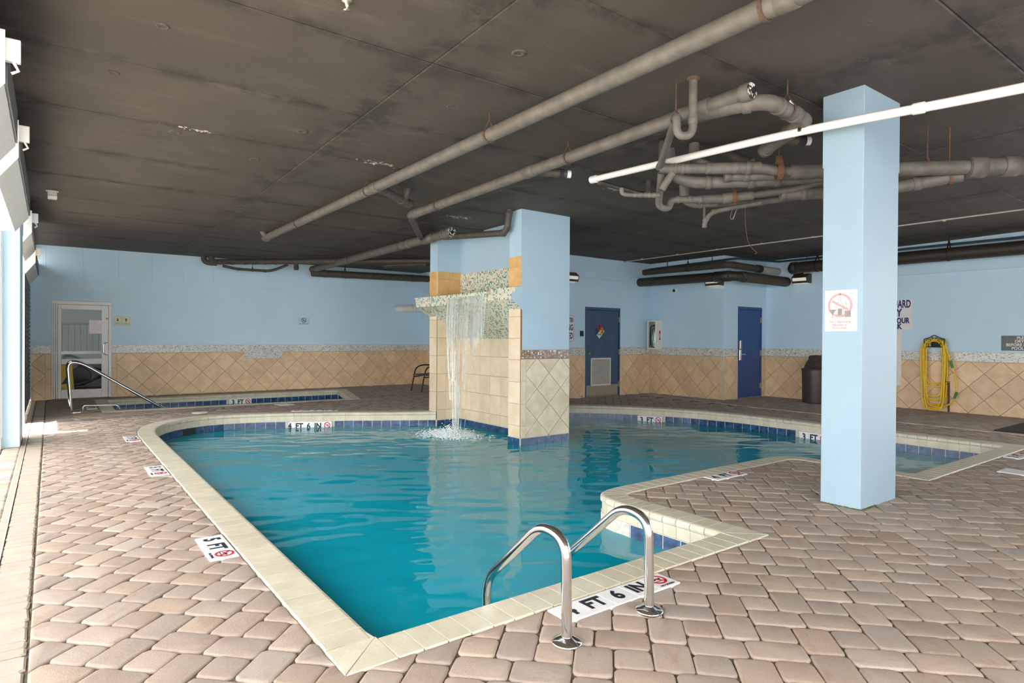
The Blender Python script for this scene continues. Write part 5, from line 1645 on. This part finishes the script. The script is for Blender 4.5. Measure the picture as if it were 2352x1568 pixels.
# ------------------------------------------------------------ signs and fittings on the walls and columns
def sign(name, label, fr, w, h, mat, cat='sign', thick=0.004, n0=0.0, rad=0.0):
    t = thing(name, label, cat, fr.p(w / 2, h / 2, n0))
    if rad:
        P = []
        for cx, cy, a in ((w - rad, rad, -90), (w - rad, h - rad, 0), (rad, h - rad, 90), (rad, rad, 180)):
            P += [(cx + rad * math.cos(math.radians(a + q)), cy + rad * math.sin(math.radians(a + q))) for q in (0, 30, 60, 90)]
        mb = MB(); fr.slab(mb, P, n0, n0 + thick)
    else:
        mb = MB(); fr.rect(mb, 0, w, 0, h, n0, n0 + thick, 0.001)
    mb.build('panel', mat, t)
    return t
def words(t, fr, s, size, a, b, n, mat, align='CENTER', bold=0.0, sx=1.0):
    text_mb(s, size, fr.at(a, b, n), align, bold, 0.0012, sx).build('lettering', mat, t)
def strokes(mb, fr, pts, w, n, closed=False):
    P = pts + [pts[0]] if closed else pts
    for p, q in zip(P[:-1], P[1:]):
        fr.bar(mb, p[0], p[1], q[0], q[1], w, n - 0.0008, n)

# no glassware
f = Fr((4.865, 2.437, 1.343), (0, -1, 0), (0, 0, 1))
t = sign('no_glassware_sign', 'white No Glassware Allowed in Pool Area sign on the blue column', f, 0.241, 0.314, 'signcream', n0=0.0, thick=0.003)
n = 0.0036
mb = MB(); x0, x1, y0, y1, q = 0.012, 0.224, 0.092, 0.300, 0.012
pts = []
for cx, cy, a in ((x1 - q, y0 + q, -90), (x1 - q, y1 - q, 0), (x0 + q, y1 - q, 90), (x0 + q, y0 + q, 180)):
    pts += [(cx + q * math.cos(math.radians(a + k)), cy + q * math.sin(math.radians(a + k))) for k in (0, 45, 90)]
strokes(mb, f, pts, 0.0018, n, True); mb.build('printed_border', 'greyink', t)
cx, cy, R_ = 0.116, 0.197, 0.093
mb = MB(); f.ring(mb, cx, cy, R_ - 0.018, R_, n - 0.0006, n, 40)
f.bar(mb, cx - 0.060, cy + 0.034, cx + 0.063, cy - 0.036, 0.017, n - 0.0006, n); mb.build('prohibition_ring', 'pinkink', t)
m = n + 0.0009
mb = MB()
strokes(mb, f, [(cx - 0.024, 0.106), (cx - 0.024, cy + 0.008), (cx - 0.008, cy + 0.030), (cx - 0.008, cy + 0.062), (cx + 0.008, cy + 0.062), (cx + 0.008, cy + 0.030), (cx + 0.024, cy + 0.008), (cx + 0.024, 0.106)], 0.003, m, True)
f.rect(mb, cx - 0.008, cx + 0.008, cy + 0.075, cy + 0.094, m - 0.0008, m)
f.rect(mb, cx - 0.016, cx + 0.016, 0.118, cy - 0.024, m - 0.0008, m)
mb.build('bottle_print', 'greyink', t)
mb = MB()
f.slab(mb, [(0.058, 0.131), (0.064, 0.131), (0.090, 0.166), (0.026, 0.166)], m - 0.0008, m); f.bar(mb, 0.061, 0.134, 0.061, 0.107, 0.005, m - 0.0008, m); f.bar(mb, 0.036, 0.105, 0.084, 0.105, 0.004, m - 0.0008, m)
mb.build('cocktail_glass_print', 'greyink', t)
mb = MB()
strokes(mb, f, [(0.152, 0.107), (0.152, 0.213), (0.196, 0.213), (0.196, 0.107)], 0.0016, m, True)
f.rect(mb, 0.153, 0.195, 0.108, 0.156, m - 0.0008, m); f.bar(mb, 0.174, 0.158, 0.155, 0.234, 0.003, m - 0.0008, m)
mb.build('tumbler_print', 'greyink', t)
for k, s in enumerate(('No Glassware', 'Allowed in', 'Pool Area')):
    words(t, f, s, 0.027, 0.116, 0.071 - k * 0.0235, n, 'pinkink', bold=0.0009)
words(t, f, 'SN-020', 0.008, 0.215, 0.018, n, 'paleink')

# no lifeguard
f = Fr((12.92, 5.62, 1.468), (0, -1, 0), (0, 0, 1))
t = sign('lifeguard_sign', 'white sign with navy words ending ARD, half hidden by the blue column', f, 0.78, 0.575, 'sign', n0=0.001, thick=0.006)
for s, sz, a, b, sx in (('NO LIFEGUARD', 0.20, 0.755, 0.485, 0.55), ('ON DUTY', 0.20, 0.60, 0.32, 0.72), ('SWIM AT YOUR', 0.14, 0.73, 0.175, 0.72), ('OWN RISK', 0.14, 0.60, 0.065, 0.80)):
    words(t, f, s, sz, a, b, 0.0078, 'navyink', 'RIGHT', 0.006, sx)
# please dry off
f = Fr((12.92, 3.485, 1.112), (0, -1, 0), (0, 0, 1))
t = sign('drying_sign', 'dark grey sign with pale capitals asking bathers to dry off', f, 0.62, 0.252, 'signgrey', n0=0.001, thick=0.006)
for k, s in enumerate(('PLEASE', 'DRY OFF', 'BEFORE LEAVING', 'POOL AREA')):
    words(t, f, s, 0.066, 0.31, 0.212 - k * 0.058, 0.0078, 'sign', 'CENTER', 0.0016, 0.95)
# shallow water
f = Fr((8.40, 9.80, 1.195), (1, 0, 0), (0, 0, 1))
t = sign('shallow_water_sign', 'white rounded sign with navy words beside the navy door, partly behind the waterfall pillar', f, 0.53, 0.575, 'sign', n0=0.001, thick=0.006, rad=0.035)
for s, sz, b, sx in (('SHALLOW WATER', 0.125, 0.46, 0.5), ('NO DIVING', 0.175, 0.30, 0.62), ('ALLOWED', 0.175, 0.125, 0.62)):
    words(t, f, s, sz, 0.495, b, 0.0078, 'navyink', 'RIGHT', 0.004, sx)
mb = MB(); P = []
for cx, cy, a in ((0.485, 0.045, -90), (0.485, 0.53, 0), (0.045, 0.53, 90), (0.045, 0.045, 180)):
    P += [(cx + 0.03 * math.cos(math.radians(a + k)), cy + 0.03 * math.sin(math.radians(a + k))) for k in (0, 45, 90)]
strokes(mb, f, P, 0.006, 0.0076, True); mb.build('printed_border', 'navyink', t)
# no smoking
f = Fr((4.815, 15.193, 1.562), (1, 0, 0), (0, 0, 1))
t = sign('no_smoking_sign', 'small pale blue NO SMOKING sign on the long blue wall', f, 0.285, 0.178, 'signblue', n0=0.0, thick=0.004)
mb = MB(); f.ring(mb, 0.142, 0.108, 0.047, 0.058, 0.004, 0.0048); f.bar(mb, 0.105, 0.146, 0.179, 0.070, 0.011, 0.004, 0.0048); f.bar(mb, 0.108, 0.098, 0.178, 0.098, 0.012, 0.004, 0.0047); mb.build('no_smoking_symbol', 'ink', t)
words(t, f, 'NO SMOKING', 0.036, 0.142, 0.022, 0.0046, 'ink')
# restroom plaques
for k, (s, lab) in enumerate((("WOMEN'S", "ivory women's restroom plaque nearest the glass door"), ("MEN'S", "ivory men's restroom plaque, further from the glass door"))):
    f = Fr((1.045 + k * 0.148, 15.193, 1.482), (1, 0, 0), (0, 0, 1))
    t = sign('restroom_plaque', lab, f, 0.137, 0.185, 'signyellow', n0=0.0, thick=0.006)
    t['group'] = 'restroom plaques by the glass door'
    mb = MB(); f.ring(mb, 0.068, 0.143, 0.0, 0.0085, 0.006, 0.0068, 12)
    if k == 0:
        f.slab(mb, [(0.045, 0.098), (0.091, 0.098), (0.074, 0.134), (0.062, 0.134)], 0.006, 0.0068)
        f.rect(mb, 0.060, 0.066, 0.078, 0.1, 0.006, 0.0068); f.rect(mb, 0.070, 0.076, 0.078, 0.1, 0.006, 0.0068)
    else:
        f.rect(mb, 0.053, 0.083, 0.104, 0.134, 0.006, 0.0068); f.rect(mb, 0.058, 0.066, 0.076, 0.105, 0.006, 0.0068); f.rect(mb, 0.070, 0.078, 0.076, 0.105, 0.006, 0.0068)
    mb.build('figure_symbol', 'navyink', t)
    words(t, f, s, 0.021, 0.068, 0.050, 0.0064, 'ink'); words(t, f, 'RESTROOM', 0.021, 0.068, 0.027, 0.0064, 'ink')
    mb = MB()
    for a0, a1, b0, b1 in ((0, 0.137, 0, 0.007), (0, 0.137, 0.178, 0.185), (0, 0.007, 0.007, 0.178), (0.13, 0.137, 0.007, 0.178)):
        f.rect(mb, a0, a1, b0, b1, 0.004, 0.008)
    mb.build('plaque_rim', 'louver', t)
# hazard diamond
f = Fr((9.683, 9.805, 1.431), (1, 0, 0), (0, 0, 1))
t = thing('hazard_placard', 'red, blue, yellow and white hazard diamond on the navy door', 'placard', f.p(0, 0, 0.0))
for (a, b, mat, s, c, nm) in ((0, 0.081, 'redink', '0', 'ink', 'flammability_field'), (-0.081, 0, 'navyfield', '3', 'ink', 'health_field'), (0.081, 0, 'yellow', '2', 'ink', 'instability_field'), (0, -0.081, 'sign', 'ACID', 'ink', 'special_field')):
    if mat not in M:
        M[mat] = mottled(mat, (38, 70, 130), (34, 64, 120), 6.0, 0.5)
    mb = MB(); f.slab(mb, [(a - 0.079, b), (a, b - 0.079), (a + 0.079, b), (a, b + 0.079)], 0.0, 0.004); mb.build(nm, mat, t)
    words(t, f, s, 0.125 if len(s) == 1 else 0.046, a, b - (0.0 if len(s) == 1 else -0.01), 0.0046, c, bold=0.002)
# card reader
f = Fr((9.10, 9.80, 1.318), (1, 0, 0), (0, 0, 1))
t = thing('card_reader', 'small black card reader on the blue wall beside the navy door', 'reader', f.p(0.04, 0.05, 0))
mb = MB(); f.rect(mb, 0, 0.085, 0, 0.115, 0.0, 0.035, 0.010); mb.build('case', 'blackplastic', t)
mb = MB(); f.rect(mb, 0.036, 0.048, 0.09, 0.098, 0.034, 0.037); mb.build('status_light', 'redink', t)
# fire extinguisher cabinet and extinguisher
cb = thing('extinguisher_cabinet', 'cream fire extinguisher cabinet with red lettering on the corner wall', 'cabinet', (11.25, 9.58, 1.03))
X0, X1, Ya, Yb, Za, Zb = 11.150, 11.349, 9.445, 9.715, 1.03, 1.70
mb = MB().bbox(X0, X1, Ya, Ya + 0.014, Za, Zb, 0.003).bbox(X0, X1, Yb - 0.014, Yb, Za, Zb, 0.003).bbox(X0, X1, Ya + 0.014, Yb - 0.014, Zb - 0.014, Zb, 0.003).bbox(X0, X1, Ya + 0.014, Yb - 0.014, Za, Za + 0.014, 0.003).box(X1 - 0.008, X1, Ya + 0.01, Yb - 0.01, Za, Zb)
mb.build('box', 'signcream', cb)
df = MB()
for a, b, c, d in ((Ya, Ya + 0.032, Za, Zb), (Yb - 0.05, Yb, Za, Zb), (Ya + 0.032, Yb - 0.05, Zb - 0.035, Zb), (Ya + 0.032, Yb - 0.05, Za, Za + 0.035)):
    df.bbox(X0 - 0.014, X0 - 0.001, a, b, c, d, 0.003)
dfo = df.build('door_frame', 'signcream', cb)
MB().box(X0 - 0.009, X0 - 0.006, Ya + 0.03, Yb - 0.048, Za + 0.033, Zb - 0.033).build('door_glass', 'glass', dfo)
f = Fr((11.16, Ya, 1.365), (1, 0, 0), (0, 0, 1))
mb = MB(); f.rect(mb, 0.085, 0.135, -0.12, 0.07, 0, 0.0012); f.slab(mb, [(0.075, 0.07), (0.145, 0.07), (0.11, 0.105)], 0, 0.0012); mb.build('fire_label', 'redink', cb)
text_mb('FIRE', 0.052, ((11.16 + 0.112, Ya - 0.0013, 1.34), (0, 0, 1), (-1, 0, 0)), 'CENTER', 0.001).build('lettering', 'signcream', cb)
ex = thing('fire_extinguisher', 'steel fire extinguisher standing inside the cream wall cabinet', 'extinguisher', (11.25, 9.57, 1.045))
MB().lathe([(0.0, 0.0), (0.072, 0.0), (0.074, 0.01), (0.074, 0.40), (0.066, 0.45), (0.035, 0.485), (0.022, 0.495), (0.0, 0.497)], (11.25, 9.565, 1.046), 24).build('cylinder', 'chrome', ex)
MB().lathe([(0.076, 0.0), (0.076, 0.04), (0.0, 0.04)], (11.25, 9.565, 1.045), 24).build('foot_ring', 'blackplastic', ex)
MB().lathe([(0.0, 0.0), (0.022, 0.0), (0.022, 0.05), (0.0, 0.05)], (11.25, 9.565, 1.54), 14).box(11.20, 11.30, 9.555, 9.575, 1.585, 1.60).build('valve', 'iron', ex)
MB().tube(bend([(11.24, 9.59, 1.57), (11.21, 9.66, 1.58), (11.19, 9.655, 1.35), (11.19, 9.65, 1.12)], 0.06), 0.011, 10).build('hose', 'rubber', ex)
MB().box(11.174, 11.178, 9.53, 9.60, 1.22, 1.36).build('instruction_label', 'signcream', ex)
MB().lathe([(0.0, 0.0), (0.02, 0.0), (0.0, 0.006)], (11.185, 9.60, 1.47), 12).build('tag', M.setdefault('purple', mottled('purple_tag', (150, 96, 160), (140, 88, 150), 8.0)), ex)

# wall floodlights, camera and surface conduit
def floodlight(label, fr, w=0.34, h=0.20):
    t = thing('floodlight', label, 'light', fr.p(w / 2, h / 2, 0))
    P = [(0.0, h), (0.10, h), (0.20, h * 0.62), (0.17, 0.0), (0.0, 0.0)]
    rings = [[fr.p(a, z, d) for d, z in P] for a in (0, w)]
    MB().loft(rings, smooth=False).build('housing', 'lampbox', t)
    e = [(0.195, h * 0.56), (0.168, 0.02)]
    q = MB().add([fr.p(0.02, e[0][1], e[0][0] + 0.004), fr.p(0.02, e[1][1], e[1][0] + 0.006), fr.p(w - 0.02, e[1][1], e[1][0] + 0.006), fr.p(w - 0.02, e[0][1], e[0][0] + 0.004), fr.p(0.02, -0.006, 0.03), fr.p(w - 0.02, -0.006, 0.03), fr.p(0.02, -0.006, e[1][0]), fr.p(w - 0.02, -0.006, e[1][0])], [(0, 1, 2, 3), (1, 6, 7, 2), (6, 4, 5, 7), (0, 1, 6, 4), (3, 5, 7, 2)])
    q.build('lens', 'lens', t)
    return t
floodlight('cream-lensed floodlight on the wall close beside the waterfall pillar', Fr((8.53, 9.783, 2.455), (1, 0, 0), (0, 0, 1)))
floodlight('cream-lensed floodlight just under the thick black pipe at the wall corner', Fr((11.330, 8.14, 2.40), (0, -1, 0), (0, 0, 1)))
floodlight('cream-lensed floodlight above the bin, near the blue column', Fr((12.903, 7.09, 2.47), (0, -1, 0), (0, 0, 1)))
cmr = thing('security_camera', 'small white dome camera on the ledge of the corner wall', 'camera', (11.31, 9.03, 2.37))
MB().lathe([(0.0, 0.0), (0.055, 0.0), (0.06, -0.02), (0.055, -0.05), (0.03, -0.075), (0.0, -0.08)], (11.315, 9.03, 2.365), 20, 'x').build('case', 'white', cmr)
MB().lathe([(0.0, -0.06), (0.036, -0.062), (0.030, -0.084), (0.0, -0.092)], (11.315, 9.03, 2.360), 16, 'x').build('lens', 'blackplastic', cmr)
MB().box(11.29, 11.332, 8.98, 9.16, 2.55, 2.585).tube([(11.32, 9.08, 2.56), (11.32, 9.05, 2.42)], 0.006, 6).build('junction_box', 'blue', cmr)
def conduit(label, pts, r=0.010):
    o = MB().tube(bend(pts, 0.09), r, 8).build('wall_conduit', 'blue'); tag(o, label, 'conduit'); return o
conduit('blue-painted conduit along the wall above the navy door', [(8.6, 9.772, 2.60), (9.9, 9.772, 2.56), (10.5, 9.772, 2.56), (10.75, 9.772, 2.70), (11.2, 9.772, 2.66)])
conduit('blue-painted conduit dipping below the pipes above the royal blue door', [(11.42, 7.772, 2.58), (11.62, 7.772, 2.46), (12.55, 7.772, 2.44), (12.87, 7.74, 2.44), (12.89, 7.55, 2.46), (12.89, 7.2, 2.60)])
conduit('thin blue-painted conduit along the wall over the yellow hose', [(12.89, 6.6, 2.50), (12.89, 3.0, 2.50), (12.89, 1.3, 2.50)], 0.008)
o = MB().bbox(9.80, 9.90, 9.765, 9.784, 2.54, 2.66, 0.004).build('wall_junction_box', 'blue'); tag(o, 'blue-painted junction box on the conduit above the navy door', 'box')

# white plastic inlet pipe near the far corner
ip = pipe('inlet_pipe', 'grey-white plastic pipe elbowing out of the long blue wall', [(7.46, 15.18, 2.035), (7.46, 15.0, 2.035), (8.1, 15.0, 2.05)], 0.092, 'pvc', 0.14, [(1, 0.45, 0.06, 0.010), (1, 0.60, 0.04, 0.012)])
# boxes on the ceiling
em = thing('ceiling_alarm', 'small white alarm box fixed to the ceiling near the shutters', 'alarm', (0.012, 9.45, 3.03))
MB().bbox(-0.035, 0.060, 9.40, 9.47, 2.93, zc(0, 9.4) + 0.01, 0.006).build('case', 'louver', em)
MB().bbox(-0.03, 0.06, 9.385, 9.402, 2.93, 2.965, 0.003).build('face', 'white', em)
MB().bbox(-0.05, 0.075, 9.42, 9.46, zc(0, 9.4) - 0.012, zc(0, 9.4) + 0.01, 0.003).build('bracket', 'white', em)
sp = thing('fire_sprinkler', 'metal sprinkler head on the ceiling at the top picture edge', 'sprinkler', (1.335, 3.37, 3.16))
MB().lathe([(0.03, 0.0), (0.03, -0.006), (0.012, -0.012), (0.012, -0.03), (0.006, -0.035), (0.006, -0.05), (0.0, -0.05)], (1.335, 3.37, 3.162), 16).build('body', 'brass', sp)
MB().lathe([(0.0, -0.055), (0.02, -0.052), (0.02, -0.05), (0.0, -0.048)], (1.335, 3.37, 3.162), 12).build('deflector', 'brass', sp)
wp = MB().bbox(12.89, 12.918, 5.015, 5.40, 0.41, 1.475, 0.012).build('white_panel', 'pvc'); tag(wp, 'tall white panel mostly hidden behind the blue column', 'panel')

# litter bin
bx, by, br_ = 12.48, 6.42, 0.27
bn_ = thing('litter_bin', 'tall dark brown bin with domed lid by the tiled wall', 'bin', (bx, by, 0))
MB().lathe([(0.0, 0.0), (br_ * 0.93, 0.0), (br_ * 0.94, 0.02), (br_ * 0.99, 0.66), (br_ * 0.99, 0.67)], (bx, by, 0), 36).build('body', 'can', bn_)
MB().lathe([(br_ * 0.9, 0.66), (br_ * 1.03, 0.66), (br_ * 1.03, 0.685), (br_ * 0.99, 0.69), (br_ * 0.84, 0.695), (br_ * 0.80, 0.75), (br_ * 0.68, 0.82), (br_ * 0.55, 0.865), (br_ * 0.53, 0.93), (br_ * 0.45, 0.955), (0.0, 0.965)], (bx, by, 0), 36).build('lid', 'can', bn_)

# hose on its hanger
hh = thing('hose_hanger', 'dark wrought iron hose hanger with scrolls on the blue wall', 'hanger', (12.9, 4.42, 1.25))
HX = 12.80
f = Fr((HX, 4.42, 1.16), (0, -1, 0), (0, 0, 1))
def wire3(pts, r=0.008):
    return MB().tube(bend([f.p(a, b, n) for a, b, n in pts], 0.03, 4), r, 8)
wire3([(-0.14, 0.0, 0.05), (-0.17, 0.14, 0.05), (-0.10, 0.155, 0.05), (0.0, 0.215, 0.05), (0.10, 0.155, 0.05), (0.17, 0.14, 0.05), (0.14, 0.0, 0.05), (-0.14, 0.0, 0.05)]).build('front_frame', 'iron', hh)
for k in (-2, -1, 0, 1, 2):
    wire3([(k * 0.046, 0.0, 0.05), (k * 0.046, 0.075, 0.05)], 0.005).build('front_bar', 'iron', hh)
for s in (-1, 1):
    sc = [(s * (0.085 + 0.045 * (1 - k / 14) * math.cos(k * 0.62)), 0.115 + 0.030 * (1 - k / 14) * math.sin(k * 0.62), 0.05) for k in range(14)]
    MB().tube([f.p(*p) for p in sc], 0.005, 6).build('scroll', 'iron', hh)
    sc = [(s * (0.03 + 0.022 * (1 - k / 12) * math.cos(k * 0.7)), 0.155 + 0.026 * (1 - k / 12) * math.sin(k * 0.7), 0.05) for k in range(12)]
    MB().tube([f.p(*p) for p in sc], 0.005, 6).build('scroll', 'iron', hh)
MB().tube([f.p(a, 0.07 + 0.075 * math.sqrt(max(0, 1 - (a / 0.15) ** 2)) - 0.04, -0.03) for a in np.linspace(-0.14, 0.14, 14)], 0.008, 8).build('saddle', 'iron', hh)
for a in (-0.12, 0.12):
    MB().tube([f.p(a, 0.05, 0.05), f.p(a, 0.05, -0.115)], 0.008, 8).build('arm', 'iron', hh)
MB().box(12.905, 12.918, 4.32, 4.52, 1.15, 1.30).build('back_plate', 'iron', hh)
hs = thing('garden_hose', 'long yellow hose coiled over the iron hanger down to the deck', 'hose', (12.82, 4.42, 1.2))
hm = MB()
def loop(yl, yr, top, bot, n, sag=0.0, ph=0.0):
    pts = []
    for k in range(33):
        a = 2 * PI * k / 32
        c, s_ = math.cos(a), math.sin(a)
        y = (yl + yr) / 2 - (yl - yr) / 2 * math.copysign(abs(c) ** 0.55, c) * -1
        z = (top if s_ > 0 else bot)
        zmid = top - 0.14
        z = zmid + (top - zmid) * abs(s_) ** 0.8 if s_ >= 0 else None
        if s_ < 0:
            zb_ = bot + 0.26
            g = abs(s_)
            y = (yl + yr) / 2 + (yl - yr) / 2 * math.copysign(abs(c) ** 0.42, c)
            z = zmid + (zb_ - zmid) * min(1, g / 0.55) if g < 0.55 else zb_ + (bot - zb_) * ((g - 0.55) / 0.45) ** 0.7
        else:
            y = (yl + yr) / 2 + (yl - yr) / 2 * 0.86 * math.copysign(abs(c) ** 0.6, c)
        pts.append((12.80 + 0.012 * n * math.cos(ph) + 0.010 * math.sin(3 * a + ph), y + 0.006 * math.sin(2 * a + 2 * ph), z))
    hm.tube(pts, 0.0125, 10)
for (yl, yr, top, bot, n, ph) in ((4.60, 4.27, 1.285, 0.50, 2, 0.3), (4.62, 4.25, 1.295, 0.44, -2, 1.3), (4.57, 4.30, 1.27, 0.27, 3, 2.1), (4.59, 4.28, 1.28, 0.21, 0, 0.8), (4.63, 4.24, 1.30, 0.12, -3, 2.8), (4.64, 4.26, 1.30, 0.055, 2, 4.0), (4.56, 4.31, 1.265, 0.09, -1, 5.0), (4.585, 4.255, 1.29, 0.03, 4, 3.4)):
    loop(yl, yr, top, bot, n, 0.0, ph)
hm.build('coil', 'hose', hs, kind='stuff')
MB().tube(bend([(12.80, 4.28, 1.22), (12.80, 4.20, 0.98), (12.80, 4.155, 0.84), (12.80, 4.09, 0.58), (12.80, 4.085, 0.33), (12.80, 4.15, 0.16), (12.80, 4.32, 0.075), (12.80, 4.5, 0.10)], 0.2, 8), 0.0125, 10).build('loose_end', 'hose', hs)
for a, b in (((12.80, 4.182, 0.92), (12.80, 4.150, 0.79)), ((12.80, 4.083, 0.37), (12.80, 4.118, 0.255))):
    MB().tube([a, b], 0.021, 12).build('hose_coupling', 'green', hs)
MB().tube([(12.81, 4.335, 0.22), (12.81, 4.365, 0.19)], 0.017, 10).build('brass_nozzle', 'brass', hs)
tp = MB().tube([(12.895, 4.235, 0.0), (12.895, 4.235, 0.52)], 0.016, 10).tube([(12.895, 4.235, 0.5), (12.83, 4.235, 0.5)], 0.014, 10).lathe([(0.0, 0.0), (0.03, 0.0), (0.03, 0.012), (0.0, 0.012)], (12.83, 4.235, 0.535), 10).build('standpipe_tap', 'rust'); tag(tp, 'short brown standpipe with tap behind the yellow hose', 'tap')

# patio chair half hidden behind the waterfall pillar
ch = thing('patio_chair', 'dark metal patio chair half hidden behind the waterfall pillar', 'chair', (7.2, 12.95, 0))
for y in (12.72, 13.22):
    MB().tube(bend([(6.86, y, 0.0), (6.935, y, 0.36), (6.98, y, 0.56), (7.18, y, 0.62), (7.42, y, 0.60)], 0.12), 0.016, 10).build('arm_leg', 'iron', ch)
    MB().tube(bend([(7.58, y, 0.0), (7.46, y, 0.42), (7.56, y, 0.86)], 0.08), 0.016, 10).build('back_leg', 'iron', ch)
    MB().tube([(6.93, y, 0.34), (7.47, y, 0.38)], 0.013, 8).build('side_rail', 'iron', ch)
MB().loft([[(x, 12.70 if s else 13.24, z + dz) for x, z, dz in ((6.91, 0.385, 0), (7.05, 0.375, 0), (7.25, 0.385, 0), (7.47, 0.40, 0), (7.47, 0.425, 0), (7.25, 0.41, 0), (7.05, 0.405, 0), (6.91, 0.405, 0))] for s in (0, 1)], smooth=False).build('seat', 'sling', ch)
MB().loft([[(x, y, z) for x, z in ((7.465, 0.44), (7.52, 0.66), (7.565, 0.86), (7.59, 0.86), (7.545, 0.66), (7.49, 0.44))] for y in (12.74, 13.20)], smooth=False).build('backrest', 'sling', ch)

# round anchor plates of the formwork left in the ceiling
for (x, y, r_) in ((0.89, 6.28, 0.055), (1.81, 5.60, 0.05), (1.68, 6.71, 0.055), (0.54, 4.28, 0.04), (2.49, 3.29, 0.05), (2.59, 4.33, 0.035), (3.93, 1.75, 0.05), (4.42, 1.97, 0.045), (0.35, 5.2, 0.04), (0.2, 3.35, 0.06)):
    MB().lathe([(0.0, 0.004), (r_ * 0.5, 0.003), (r_ * 0.62, -0.003), (r_, -0.001), (r_ * 1.02, 0.006)], (x, y, zc(x, y) - 0.001), 18).build('anchor_plug', 'ceilplug' if 'ceilplug' in M else M.setdefault('ceilplug', mottled('plug_mortar', (98, 90, 82), (70, 62, 55), 30.0, 0.8)), ceiling)
